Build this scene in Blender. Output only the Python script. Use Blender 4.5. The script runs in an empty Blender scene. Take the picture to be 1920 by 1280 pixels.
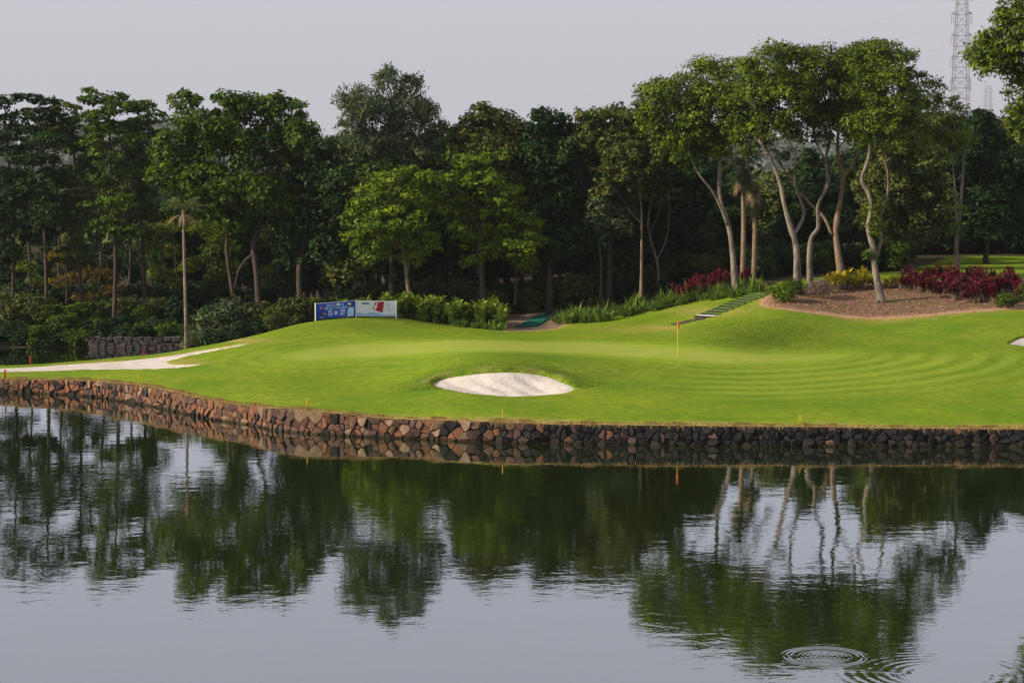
import bpy, math, random
import numpy as np
from mathutils import Vector
random.seed(7)
RNG = np.random.default_rng(7)
R = math.radians
scene = bpy.context.scene
COL = scene.collection

# ------------------------------------------------------------------ camera, sky, sun, exposure
F, HC, PITCH = 4000.0, 13.4, math.atan(340 / 4000.0)     # focal length in photo pixels, camera height above the water
cam_d = bpy.data.cameras.new('camera'); cam = bpy.data.objects.new('camera', cam_d); COL.objects.link(cam)
cam.location = (0, 0, HC); cam.rotation_euler = (math.pi / 2 - PITCH, 0, 0)
cam_d.sensor_width = 36; cam_d.lens = F / 1920 * 36; cam_d.clip_start = 0.5; cam_d.clip_end = 6000
scene.camera = cam

SUN_EL, SUN_AZ = R(26), R(-106)                            # azimuth measured from +Y towards +X
world = bpy.data.worlds.new('World'); scene.world = world; world.use_nodes = True
wn, wl = world.node_tree.nodes, world.node_tree.links
bg = wn['Background']; sky = wn.new('ShaderNodeTexSky'); sky.sky_type = 'NISHITA'
sky.sun_disc = False; sky.sun_elevation = SUN_EL; sky.sun_rotation = SUN_AZ
sky.air_density = 1.2; sky.dust_density = 4.0; sky.ozone_density = 2.0
hs = wn.new('ShaderNodeHueSaturation'); hs.inputs['Saturation'].default_value = 0.18
mx = wn.new('ShaderNodeMix'); mx.data_type = 'RGBA'; mx.inputs['Factor'].default_value = 0.72
mx.inputs[7].default_value = (4.75, 4.65, 5.2, 1)       # thin even overcast over the clear sky
wl.new(sky.outputs['Color'], hs.inputs['Color']); wl.new(hs.outputs['Color'], mx.inputs[6])
wl.new(mx.outputs[2], bg.inputs['Color']); bg.inputs['Strength'].default_value = 0.10

sun_d = bpy.data.lights.new('sun', 'SUN'); sun = bpy.data.objects.new('sun', sun_d); COL.objects.link(sun)
sun_d.energy = 5.0; sun_d.angle = R(1.5); sun_d.color = (1.0, 0.83, 0.62)
SV = Vector((math.sin(SUN_AZ) * math.cos(SUN_EL), math.cos(SUN_AZ) * math.cos(SUN_EL), math.sin(SUN_EL)))
sun.rotation_euler = SV.to_track_quat('Z', 'Y').to_euler(); sun.location = (-60, 60, 60)

vs = scene.view_settings
vs.view_transform = 'Standard'; vs.look = 'None'; vs.gamma = 1; vs.use_curve_mapping = False; vs.exposure = 0.54
scene.cycles.max_bounces = 6; scene.cycles.diffuse_bounces = 3; scene.cycles.glossy_bounces = 3
scene.cycles.transmission_bounces = 3; scene.cycles.transparent_max_bounces = 4
scene.cycles.use_denoising = True; scene.cycles.caustics_reflective = False; scene.cycles.caustics_refractive = False

# ------------------------------------------------------------------ geometry helpers
CP, SP = math.cos(PITCH), math.sin(PITCH)
def P(u, v, Y):
    """world point at world depth Y seen at photo pixel (u, v)"""
    a, b = (u - 960) / F, (640 - v) / F
    dx, dy, dz = a, CP + b * SP, -SP + b * CP
    k = Y / dy
    return np.array((dx * k, Y, HC + dz * k))
def uv_of(X, Y, Z):
    zc = Y * CP - (Z - HC) * SP
    return 960 + F * X / zc, 640 - F * (Y * SP + (Z - HC) * CP) / zc
def water_hit(u, v):
    b = (640 - v) / F
    Y = HC * (CP + b * SP) / (SP - b * CP)
    return P(u, v, Y)
def PX(Y): return Y / F                                    # metres per photo pixel at depth Y

MATS = {}
def new_mat(name):
    m = bpy.data.materials.new(name); m.use_nodes = True
    nt = m.node_tree; b = nt.nodes['Principled BSDF']; MATS[name] = m
    return m, nt, b
def N(nt, t, **kw):
    n = nt.nodes.new(t)
    for k, v in kw.items(): setattr(n, k, v)
    return n
def noise(nt, scale, detail=4, rough=0.6, vec=None):
    n = N(nt, 'ShaderNodeTexNoise'); n.inputs['Scale'].default_value = scale
    n.inputs['Detail'].default_value = detail; n.inputs['Roughness'].default_value = rough
    if vec is not None: nt.links.new(vec, n.inputs['Vector'])
    return n
def ramp(nt, fac, stops):
    r = N(nt, 'ShaderNodeValToRGB'); e = r.color_ramp.elements
    while len(e) < len(stops): e.new(0.5)
    for el, (p, c) in zip(e, stops): el.position = p; el.color = (*c, 1) if len(c) == 3 else c
    nt.links.new(fac, r.inputs['Fac']); return r
def mixc(nt, fac, a, b, blend='MIX'):
    m = N(nt, 'ShaderNodeMix', data_type='RGBA', blend_type=blend)
    for sock, val in ((m.inputs['Factor'], fac), (m.inputs[6], a), (m.inputs[7], b)):
        if hasattr(val, 'is_output'): nt.links.new(val, sock)
        elif isinstance(val, (int, float)): sock.default_value = val
        else: sock.default_value = (*val, 1)
    return m.outputs[2]
def math_n(nt, op, a, b=None, c=None):
    m = N(nt, 'ShaderNodeMath', operation=op)
    for i, val in enumerate((a, b, c)):
        if val is None: continue
        if hasattr(val, 'is_output'): nt.links.new(val, m.inputs[i])
        else: m.inputs[i].default_value = val
    return m.outputs[0]
def attr(nt, name): return N(nt, 'ShaderNodeAttribute', attribute_name=name).outputs['Fac']
def wpos(nt): return N(nt, 'ShaderNodeNewGeometry').outputs['Position']
def bump(nt, b, h, strength, dist):
    n = N(nt, 'ShaderNodeBump'); n.inputs['Strength'].default_value = strength; n.inputs['Distance'].default_value = dist
    nt.links.new(h, n.inputs['Height']); nt.links.new(n.outputs[0], b.inputs['Normal'])
def plain(name, c, rough=0.6, spec=0.3, var=0.25, scale=6):
    m, nt, b = new_mat(name)
    tc = N(nt, 'ShaderNodeTexCoord').outputs['Object']
    n = noise(nt, scale, 5, 0.65, tc)
    d = tuple(x * (1 - var) for x in c); l = tuple(min(1, x * (1 + var)) for x in c)
    r = ramp(nt, n.outputs['Fac'], [(0.3, d), (0.7, l)])
    nt.links.new(r.outputs[0], b.inputs['Base Color']); b.inputs['Roughness'].default_value = rough
    b.inputs['Specular IOR Level'].default_value = spec
    return m
def leaf_mat(name, dark, light, trans=0.3, gloss=0.10):
    m, nt, b = new_mat(name)
    c = mixc(nt, attr(nt, 'tint'), dark, light)
    nt.links.new(c, b.inputs['Base Color']); b.inputs['Roughness'].default_value = 0.5
    b.inputs['Specular IOR Level'].default_value = gloss
    t = N(nt, 'ShaderNodeBsdfTranslucent'); c2 = mixc(nt, 1.0, c, (1.0, 1.0, 0.42), 'MULTIPLY'); nt.links.new(c2, t.inputs['Color'])
    mxs = N(nt, 'ShaderNodeMixShader'); mxs.inputs[0].default_value = trans
    nt.links.new(b.outputs[0], mxs.inputs[1]); nt.links.new(t.outputs[0], mxs.inputs[2])
    nt.links.new(mxs.outputs[0], nt.nodes['Material Output'].inputs['Surface'])
    return m

def link(o, parent=None):
    COL.objects.link(o)
    if parent is not None: o.parent = parent
    return o
def tag(o, label=None, cat=None, group=None, kind=None):
    if label: o['label'] = label
    if cat: o['category'] = cat
    if group: o['group'] = group
    if kind: o['kind'] = kind
    return o
def empty(name, loc=(0, 0, 0), rz=0):
    o = bpy.data.objects.new(name, None); o.location = Vector(loc); o.rotation_euler = (0, 0, rz); o.empty_display_size = 0.3
    return link(o)
def quads_mesh(name, V, Q, mat, tint=None, smooth=False, extra=None):
    me = bpy.data.meshes.new(name); V = np.asarray(V, np.float32); Q = np.asarray(Q, np.int32)
    me.vertices.add(len(V)); me.vertices.foreach_set('co', V.ravel())
    k = Q.shape[1]
    me.loops.add(Q.size); me.loops.foreach_set('vertex_index', Q.ravel())
    me.polygons.add(len(Q)); me.polygons.foreach_set('loop_start', np.arange(0, Q.size, k, dtype=np.int32))
    me.polygons.foreach_set('loop_total', np.full(len(Q), k, np.int32))
    if smooth: me.polygons.foreach_set('use_smooth', np.ones(len(Q), bool))
    me.update(calc_edges=True)
    for nm, val in ([('tint', tint)] if tint is not None else []) + list((extra or {}).items()):
        a = me.attributes.new(nm, 'FLOAT', 'POINT'); a.data.foreach_set('value', np.asarray(val, np.float32))
    for mm in (mat if isinstance(mat, (list, tuple)) else [mat]): me.materials.append(mm)
    return me
def mobj(name, me, parent=None):
    return link(bpy.data.objects.new(name, me), parent)

class MB:
    """collects boxes, tubes and polygons; build() links them as one mesh object"""
    def __init__(s): s.v = []; s.f = []; s.m = []; s.t = []; s.cur = 0; s.tint = 0.5
    def add(s, vs, fs):
        o = len(s.v); s.v += [tuple(map(float, p)) for p in vs]; s.t += [s.tint] * len(vs)
        s.f += [tuple(i + o for i in f) for f in fs]; s.m += [s.cur] * len(fs); return s
    def box(s, c, size, rz=0.0, rx=0.0):
        hx, hy, hz = size[0] / 2, size[1] / 2, size[2] / 2; ca, sa = math.cos(rz), math.sin(rz); cx_, sx_ = math.cos(rx), math.sin(rx)
        vs = []
        for dz in (-hz, hz):
            for dx, dy in ((-hx, -hy), (hx, -hy), (hx, hy), (-hx, hy)):
                y2, z2 = dy * cx_ - dz * sx_, dy * sx_ + dz * cx_
                vs.append((c[0] + dx * ca - y2 * sa, c[1] + dx * sa + y2 * ca, c[2] + z2))
        return s.add(vs, [(3, 2, 1, 0), (4, 5, 6, 7), (0, 1, 5, 4), (1, 2, 6, 5), (2, 3, 7, 6), (3, 0, 4, 7)])
    def tube(s, pts, radii, n=8, cap=True, wob=0.0):
        pts = [np.array(p, float) for p in pts]; rings = []
        for i, p in enumerate(pts):
            d = pts[min(i + 1, len(pts) - 1)] - pts[max(i - 1, 0)]; d /= (np.linalg.norm(d) + 1e-9)
            a = np.cross(d, (0, 1, 0.02)); a /= (np.linalg.norm(a) + 1e-9); b = np.cross(d, a)
            r = radii[i] if hasattr(radii, '__len__') else radii
            rings.append([p + (a * math.cos(2 * math.pi * k / n) + b * math.sin(2 * math.pi * k / n)) * r * (1 + (random.uniform(-wob, wob) if wob else 0)) for k in range(n)])
        vs = [q for ring in rings for q in ring]; fs = []
        for i in range(len(pts) - 1):
            for k in range(n): fs.append((i * n + k, i * n + (k + 1) % n, (i + 1) * n + (k + 1) % n, (i + 1) * n + k))
        if cap: fs.append(tuple(range(n))[::-1]); fs.append(tuple(range((len(pts) - 1) * n, len(pts) * n)))
        return s.add(vs, fs)
    def ribbon(s, pts, widths, side):
        """a leaf or blade: a strip along pts, half-widths across `side`"""
        vs = []; fs = []
        for p, w in zip(pts, widths):
            vs += [np.array(p) - np.array(side) * w, np.array(p) + np.array(side) * w]
        for i in range(len(pts) - 1): fs.append((2 * i, 2 * i + 1, 2 * i + 3, 2 * i + 2))
        return s.add(vs, fs)
    def mesh(s, name, mats, smooth=False):
        me = bpy.data.meshes.new(name); me.from_pydata(s.v, [], s.f)
        for m in (mats if isinstance(mats, (list, tuple)) else [mats]): me.materials.append(m)
        me.polygons.foreach_set('material_index', np.array(s.m, np.int32))
        if smooth: me.polygons.foreach_set('use_smooth', np.ones(len(s.f), bool))
        a = me.attributes.new('tint', 'FLOAT', 'POINT'); a.data.foreach_set('value', np.array(s.t, np.float32))
        me.update(); return me
    def build(s, name, mats, parent=None, smooth=False):
        return mobj(name, s.mesh(name, mats, smooth), parent)
def spline(pts, n=6):
    """Catmull-Rom through rows of numbers"""
    p = np.array(pts, float); p = np.vstack([2 * p[0] - p[1], p, 2 * p[-1] - p[-2]]); out = []
    for i in range(1, len(p) - 2):
        for t in np.linspace(0, 1, n, endpoint=False):
            a, b, c, d = p[i - 1], p[i], p[i + 1], p[i + 2]
            out.append(0.5 * ((2 * b) + (-a + c) * t + (2 * a - 5 * b + 4 * c - d) * t ** 2 + (-a + 3 * b - 3 * c + d) * t ** 3))
    out.append(p[-2]); return np.array(out)

# ------------------------------------------------------------------ materials
def lawn_material(name, green_zone):
    m, nt, b = new_mat(name); pos = wpos(nt)
    big = noise(nt, 0.16, 4, 0.6, pos); mid = noise(nt, 1.3, 5, 0.7, pos)
    mp = N(nt, 'ShaderNodeMapping'); mp.inputs['Scale'].default_value = (2.2, 7.0, 4.0); nt.links.new(pos, mp.inputs['Vector'])
    fine = noise(nt, 1.0, 6, 0.75, mp.outputs[0])
    if green_zone:
        a = ramp(nt, mid.outputs['Fac'], [(0.3, (0.215, 0.265, 0.040)), (0.7, (0.265, 0.305, 0.055))]).outputs[0]
        c = mixc(nt, math_n(nt, 'MULTIPLY', fine.outputs['Fac'], 0.45), a, (0.17, 0.22, 0.03)); c = mixc(nt, attr(nt, 'edge'), c, (0.150, 0.235, 0.010)); c = mixc(nt, ramp(nt, noise(nt, 0.25, 4, 0.6, pos).outputs['Fac'], [(0.42, (0, 0, 0)), (0.66, (.7, .7, .7))]).outputs[0], c, (0.18, 0.255, 0.022))
    else:
        a = ramp(nt, big.outputs['Fac'], [(0.34, (0.092, 0.180, 0.0045)), (0.66, (0.205, 0.270, 0.011))]).outputs[0]
        a = mixc(nt, ramp(nt, mid.outputs['Fac'], [(0.45, (0, 0, 0)), (0.75, (.6, .6, .6))]).outputs[0], a, (0.10, 0.185, 0.008))
        a = mixc(nt, ramp(nt, noise(nt, 0.42, 6, 0.72, pos).outputs['Fac'], [(0.50, (0, 0, 0)), (0.70, (.55, .55, .55))]).outputs[0], a, (0.245, 0.260, 0.026))
        dark = ramp(nt, fine.outputs['Fac'], [(0.42, (.72, .72, .72)), (0.58, (0, 0, 0))]).outputs[0]
        c = mixc(nt, dark, a, (0.070, 0.125, 0.006))
        st = attr(nt, 'stripe'); st = math_n(nt, 'MULTIPLY', st, ramp(nt, mid.outputs['Fac'], [(0.2, (.45, .45, .45)), (0.7, (1, 1, 1))]).outputs[0]); c = mixc(nt, st, c, (0.235, 0.320, 0.036))
        rough_f = math_n(nt, 'MULTIPLY', attr(nt, 'rough'), ramp(nt, fine.outputs['Fac'], [(0.42, (1, 1, 1)), (0.60, (0.1, 0.1, 0.1))]).outputs[0])
        c = mixc(nt, rough_f, c, (0.050, 0.085, 0.010))
        dn = math_n(nt, 'MULTIPLY', attr(nt, 'dry'), ramp(nt, noise(nt, 4.5, 5, 0.7, pos).outputs['Fac'], [(0.36, (0.15, 0.15, 0.15)), (0.56, (1, 1, 1))]).outputs[0])
        c = mixc(nt, dn, c, mixc(nt, fine.outputs['Fac'], (0.30, 0.175, 0.065), (0.44, 0.30, 0.14)))
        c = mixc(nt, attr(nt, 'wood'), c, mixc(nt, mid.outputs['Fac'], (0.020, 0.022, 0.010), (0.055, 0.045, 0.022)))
    nt.links.new(c, b.inputs['Base Color']); b.inputs['Roughness'].default_value = 0.9; b.inputs['Specular IOR Level'].default_value = 0.08
    bump(nt, b, fine.outputs['Fac'], 0.25 if green_zone else 0.75, 0.03 if green_zone else 0.07)
    return m
M_LAWN = lawn_material('lawn_grass', False)
M_GREEN = lawn_material('putting_green_grass', True)
def sand_material():
    m, nt, b = new_mat('white_sand'); pos = wpos(nt)
    n1 = noise(nt, 0.9, 6, 0.7, pos); n2 = noise(nt, 14, 5, 0.7, pos)
    c = ramp(nt, n1.outputs['Fac'], [(0.30, (0.37, 0.335, 0.31)), (0.65, (0.54, 0.50, 0.47))]).outputs[0]
    c = mixc(nt, ramp(nt, n2.outputs['Fac'], [(0.3, (.5, .5, .5)), (0.5, (0, 0, 0))]).outputs[0], c, (0.36, 0.32, 0.29))
    nt.links.new(c, b.inputs['Base Color']); b.inputs['Roughness'].default_value = 0.95; b.inputs['Specular IOR Level'].default_value = 0.1
    n3 = noise(nt, 3.2, 5, 0.65, pos); wv = N(nt, 'ShaderNodeTexWave'); wv.inputs['Scale'].default_value = 2.2; wv.inputs['Distortion'].default_value = 7; wv.inputs['Detail'].default_value = 3; nt.links.new(pos, wv.inputs['Vector'])
    hh = math_n(nt, 'ADD', n3.outputs['Fac'], math_n(nt, 'MULTIPLY', wv.outputs['Fac'], 0.035)); bump(nt, b, hh, 0.45, 0.2)
    return m
M_SAND = sand_material()
def mulch_material():
    m, nt, b = new_mat('leaf_mulch'); pos = wpos(nt)
    n1 = noise(nt, 0.8, 4, 0.6, pos); n2 = noise(nt, 9, 6, 0.8, pos)
    c = ramp(nt, n2.outputs['Fac'], [(0.30, (0.040, 0.024, 0.014)), (0.50, (0.150, 0.078, 0.044)), (0.68, (0.30, 0.185, 0.115))]).outputs[0]
    c = mixc(nt, ramp(nt, n1.outputs['Fac'], [(0.52, (0, 0, 0)), (0.66, (.6, .6, .6))]).outputs[0], c, (0.10, 0.12, 0.03))
    c = mixc(nt, attr(nt, 'dry'), c, mixc(nt, n2.outputs['Fac'], (0.26, 0.13, 0.075), (0.48, 0.29, 0.19)))
    nt.links.new(c, b.inputs['Base Color']); b.inputs['Roughness'].default_value = 0.95; bump(nt, b, n2.outputs['Fac'], 1.0, 0.10)
    return m
M_MULCH = mulch_material()
M_DIRT = plain('path_dirt', (0.17, 0.125, 0.09), 0.95, 0.1, 0.4, 2.0)
def water_material(ripple):
    m, nt, b = new_mat('lake_water'); pos = wpos(nt)
    mp = N(nt, 'ShaderNodeMapping'); mp.inputs['Scale'].default_value = (0.75, 1.0, 1.0); nt.links.new(pos, mp.inputs['Vector'])
    n1 = noise(nt, 1.25, 3, 0.5, mp.outputs[0]); n2 = noise(nt, 0.22, 2, 0.5, pos); n3 = noise(nt, 4.2, 2, 0.5, mp.outputs[0])
    patch = ramp(nt, noise(nt, 0.045, 3, 0.55, pos).outputs['Fac'], [(0.35, (.25, .25, .25)), (0.66, (1, 1, 1))]).outputs[0]
    h = math_n(nt, 'MULTIPLY', math_n(nt, 'ADD', math_n(nt, 'MULTIPLY', n1.outputs['Fac'], 0.0075), math_n(nt, 'MULTIPLY', n3.outputs['Fac'], 0.0021)), patch)
    h = math_n(nt, 'ADD', h, math_n(nt, 'MULTIPLY', n2.outputs['Fac'], 0.008))
    for (cx, cy, r0, wl_, amp, fall) in ripple:
        sub = N(nt, 'ShaderNodeVectorMath', operation='SUBTRACT'); nt.links.new(pos, sub.inputs[0]); sub.inputs[1].default_value = (cx, cy, 0)
        ln = N(nt, 'ShaderNodeVectorMath', operation='LENGTH'); nt.links.new(sub.outputs[0], ln.inputs[0]); d = ln.outputs['Value']
        w = math_n(nt, 'SINE', math_n(nt, 'MULTIPLY', d, 2 * math.pi / wl_))
        e = math_n(nt, 'DIVIDE', math_n(nt, 'SUBTRACT', d, r0), fall)
        e = math_n(nt, 'POWER', 2.718, math_n(nt, 'MULTIPLY', math_n(nt, 'MULTIPLY', e, e), -1.0))
        h = math_n(nt, 'ADD', h, math_n(nt, 'MULTIPLY', math_n(nt, 'MULTIPLY', w, e), amp))
    bp = N(nt, 'ShaderNodeBump'); bp.inputs['Strength'].default_value = 1.0; bp.inputs['Distance'].default_value = 1.0
    nt.links.new(h, bp.inputs['Height'])
    fr = N(nt, 'ShaderNodeFresnel'); fr.inputs['IOR'].default_value = 1.33; nt.links.new(bp.outputs[0], fr.inputs['Normal'])
    fac = math_n(nt, 'MINIMUM', math_n(nt, 'ADD', math_n(nt, 'MULTIPLY', fr.outputs[0], 0.9), 0.36), 0.95)
    g = N(nt, 'ShaderNodeBsdfGlossy'); g.inputs['Roughness'].default_value = 0.015; nt.links.new(bp.outputs[0], g.inputs['Normal'])
    g.inputs['Color'].default_value = (0.86, 0.91, 0.97, 1)
    df = N(nt, 'ShaderNodeBsdfDiffuse'); df.inputs['Color'].default_value = (0.013, 0.022, 0.0035, 1)
    ms = N(nt, 'ShaderNodeMixShader'); nt.links.new(fac, ms.inputs[0]); nt.links.new(df.outputs[0], ms.inputs[1]); nt.links.new(g.outputs[0], ms.inputs[2])
    nt.links.new(ms.outputs[0], nt.nodes['Material Output'].inputs['Surface'])
    return m
def bark_material(name, a, b_, patchy=0.5, wet=False, big=3.0):
    m, nt, b = new_mat(name); tc = N(nt, 'ShaderNodeTexCoord').outputs['Object']
    mp = N(nt, 'ShaderNodeMapping'); mp.inputs['Scale'].default_value = (1, 1, 0.45); nt.links.new(tc, mp.inputs['Vector'])
    n1 = noise(nt, big, 6, 0.75, mp.outputs[0]); n2 = noise(nt, 16, 4, 0.7, mp.outputs[0])
    c = ramp(nt, n1.outputs['Fac'], [(0.35, a), (0.62, b_)]).outputs[0]
    c = mixc(nt, math_n(nt, 'MULTIPLY', n2.outputs['Fac'], patchy), c, tuple(x * 0.4 for x in a))
    if wet:          # algae stained wet line just above the water
        sx = N(nt, 'ShaderNodeSeparateXYZ'); nt.links.new(wpos(nt), sx.inputs[0]); zz = math_n(nt, 'ADD', sx.outputs['Z'], math_n(nt, 'MULTIPLY', noise(nt, 2.5, 4, 0.6, wpos(nt)).outputs['Fac'], -0.16))
        c = mixc(nt, ramp(nt, zz, [(0.0, (.85, .85, .85)), (0.10, (0, 0, 0))]).outputs[0], c, (0.022, 0.020, 0.012))
    nt.links.new(c, b.inputs['Base Color']); b.inputs['Roughness'].default_value = 0.9; b.inputs['Specular IOR Level'].default_value = 0.15
    bump(nt, b, n2.outputs['Fac'], 0.9, 0.07); return m
M_BARK_PALE = bark_material('pale_bark_sun_patches', (0.070, 0.057, 0.047), (0.34, 0.295, 0.25), 0.7, False, 1.7)  # pale bark, with sunlit patches painted in as larger light and dark blotches
M_BARK_DARK = bark_material('dark_bark', (0.035, 0.028, 0.022), (0.095, 0.075, 0.06))
M_BARK_MID = bark_material('tan_bark', (0.13, 0.095, 0.065), (0.27, 0.205, 0.15))
STONES = [bark_material('stone_' + n, a, b_, 0.75, True, 5.0) for n, a, b_ in (
    ('rust', (0.150, 0.068, 0.038), (0.30, 0.145, 0.085)), ('brown', (0.105, 0.060, 0.042), (0.215, 0.125, 0.090)),
    ('buff', (0.19, 0.125, 0.078), (0.34, 0.24, 0.165)), ('plum', (0.060, 0.040, 0.038), (0.135, 0.085, 0.078)),
    ('charcoal', (0.016, 0.016, 0.018), (0.048, 0.046, 0.048)), ('black', (0.010, 0.010, 0.012), (0.028, 0.027, 0.029)))]
M_CORE = plain('wall_core_dark', (0.018, 0.015, 0.013), 0.95, 0.1)
M_GREYSTONE = bark_material('grey_bank_stone', (0.030, 0.026, 0.026), (0.105, 0.090, 0.088))

L_DEEP = leaf_mat('leaf_deep', (0.0035, 0.015, 0.006), (0.034, 0.078, 0.016))
L_MID = leaf_mat('leaf_mid', (0.007, 0.027, 0.005), (0.105, 0.18, 0.011))
L_BRIGHT = leaf_mat('leaf_bright', (0.026, 0.078, 0.008), (0.215, 0.295, 0.017), 0.35)
L_OLIVE = leaf_mat('leaf_olive', (0.016, 0.034, 0.01), (0.14, 0.155, 0.032))
L_GREY = leaf_mat('leaf_greygreen', (0.016, 0.036, 0.02), (0.125, 0.165, 0.072))
L_GLOSS = leaf_mat('leaf_glossy', (0.006, 0.025, 0.0035), (0.165, 0.235, 0.012), 0.3, 0.16)
L_AUTUMN = leaf_mat('leaf_autumn', (0.080, 0.085, 0.012), (0.260, 0.150, 0.030), 0.45)
L_LIME = leaf_mat('leaf_lime', (0.05, 0.08, 0.006), (0.21, 0.23, 0.016), 0.45)
L_YELLOW = leaf_mat('leaf_yellow', (0.12, 0.135, 0.008), (0.5, 0.42, 0.022), 0.3)
L_RED = leaf_mat('leaf_crimson', (0.022, 0.006, 0.01), (0.2, 0.012, 0.034), 0.3)
L_STRAP = leaf_mat('leaf_strap', (0.024, 0.075, 0.014), (0.17, 0.25, 0.04), 0.25)
L_BROAD = leaf_mat('leaf_broad', (0.030, 0.090, 0.016), (0.200, 0.270, 0.030), 0.3)
L_PALM = leaf_mat('palm_frond', (0.030, 0.050, 0.022), (0.120, 0.140, 0.055), 0.2)
L_DRYPALM = leaf_mat('dry_palm_frond', (0.12, 0.085, 0.05), (0.27, 0.20, 0.13), 0.2)
L_DRYGRASS = leaf_mat('dry_grass_blade', (0.20, 0.125, 0.050), (0.50, 0.36, 0.18), 0.3, 0.1)
L_GRASS = leaf_mat('grass_blade', (0.050, 0.110, 0.008), (0.150, 0.230, 0.014), 0.3, 0.1)
L_LITTER = leaf_mat('fallen_leaf', (0.10, 0.050, 0.030), (0.42, 0.23, 0.15), 0.1, 0.1)
L_TWIG = leaf_mat('grey_twig', (0.07, 0.05, 0.048), (0.20, 0.145, 0.125), 0.1, 0.1)
L_FAR = leaf_mat('leaf_far_wood_hazed', (0.06, 0.085, 0.06), (0.13, 0.16, 0.11))  # pale grey green: distance haze is painted into the leaf colour

# ------------------------------------------------------------------ terrain
WATERLINE = [(-260, 728), (-120, 731), (0, 735), (110, 739), (180, 744), (220, 751), (275, 759), (325, 770), (400, 786), (475, 797), (515, 806),
             (575, 812), (630, 816), (690, 819), (765, 822), (865, 827), (950, 830), (1065, 832), (1290, 835), (1515, 836), (1900, 838), (2060, 839), (2300, 840)]
WALLTOP = [(-260, 707), (0, 712), (120, 712), (200, 715), (260, 722), (330, 735), (400, 752), (480, 763), (575, 768), (640, 776), (740, 786), (920, 790),
           (1040, 795), (1200, 797), (1520, 800), (1700, 803), (1920, 804), (2300, 806)]
wl_pts = np.array([water_hit(u, v) for u, v in WATERLINE])
wl_s = spline(wl_pts[:, :2], 8)
wx, wy = wl_s[:, 0], wl_s[:, 1]
order = np.argsort(wx); wx, wy = wx[order], wy[order]
def wallY(X): return np.interp(X, wx, wy)
_u = np.linspace(-260, 2300, 260); _tops = []
for u in _u:
    wv = np.interp(u, [a for a, _ in WATERLINE], [b for _, b in WATERLINE]); tv = np.interp(u, [a for a, _ in WALLTOP], [b for _, b in WALLTOP])
    w = water_hit(u, wv); _tops.append((w[0], P(u, tv, float(wallY(w[0])))[2]))
_tops = np.array(_tops)
_k = np.ones(9) / 9; _tz = np.convolve(np.pad(_tops[:, 1], 4, 'edge'), _k, 'valid')
def ztop(X): return np.interp(X, _tops[:, 0], _tz)

CTRL = []
def col(u, *vy):
    for v, Y in vy: CTRL.append(P(u, v, Y))
col(-150, (694, 128), (684, 137)); col(0, (697, 128.5), (690, 133), (685, 136.5)); col(120, (696, 127.5), (688, 132), (679, 137))
col(240, (705, 121.5), (692, 126.5), (682, 131.5), (672, 136), (668, 138))
col(360, (720, 116), (690, 123.5), (668, 131), (655, 136), (652, 137.5))
col(480, (740, 111), (720, 114.5), (680, 122), (650, 129), (633, 135), (630, 136.5))
col(560, (740, 110.5), (700, 118), (650, 128.5), (615, 138), (607, 141))
col(650, (755, 107.5), (720, 114), (690, 120), (655, 128), (640, 131.5), (615, 138), (597, 143))
col(740, (755, 106.5), (720, 113), (690, 119), (655, 127), (635, 132.5), (615, 139), (597, 145))
col(850, (765, 103.5), (735, 107.8), (700, 112.5), (672, 116), (655, 121), (640, 128), (620, 139), (614, 143))
col(950, (765, 103), (741, 107), (715, 109.6), (693, 112.2), (672, 115), (664, 117), (655, 120.5), (640, 128), (625, 137), (617, 143))
col(1050, (765, 103.5), (735, 108), (700, 113), (675, 117), (660, 121), (645, 128), (622, 138), (612, 143))
col(1160, (765, 103.7), (735, 108), (700, 114), (672, 118.5), (655, 124), (630, 133), (612, 140), (600, 144))
col(1270, (765, 103.6), (735, 108), (690, 115.2), (670, 118.3), (652, 124), (625, 132), (605, 138), (585, 143), (570, 147))
col(1360, (765, 103.6), (735, 108.2), (695, 115), (665, 120), (640, 124.5), (610, 131.5), (590, 136.5), (565, 143), (545, 149))
col(1450, (765, 103.6), (735, 108.4), (695, 115.5), (662, 121.5), (620, 127.5), (585, 133.5), (555, 140.5), (535, 147))
col(1560, (765, 103.5), (735, 108.3), (695, 115.5), (660, 122.5), (625, 128.5), (592, 134), (560, 140), (535, 146))
col(1650, (765, 103.5), (735, 108.2), (695, 115.3), (660, 122.3), (630, 127.6), (598, 133.5), (563, 139.5), (530, 146), (512, 154))
col(1780, (765, 103.3), (735, 108.2), (695, 115), (655, 122.3), (620, 128.5), (590, 134), (560, 139.5), (530, 146), (505, 158), (492, 170))
col(1900, (765, 103.2), (735, 107.6), (700, 114), (650, 122.8), (620, 128.5), (582, 135), (555, 140), (530, 147), (503, 160), (490, 172))
col(2100, (765, 103.4), (700, 114), (640, 124), (590, 134), (550, 142), (500, 160), (488, 175))
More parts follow.
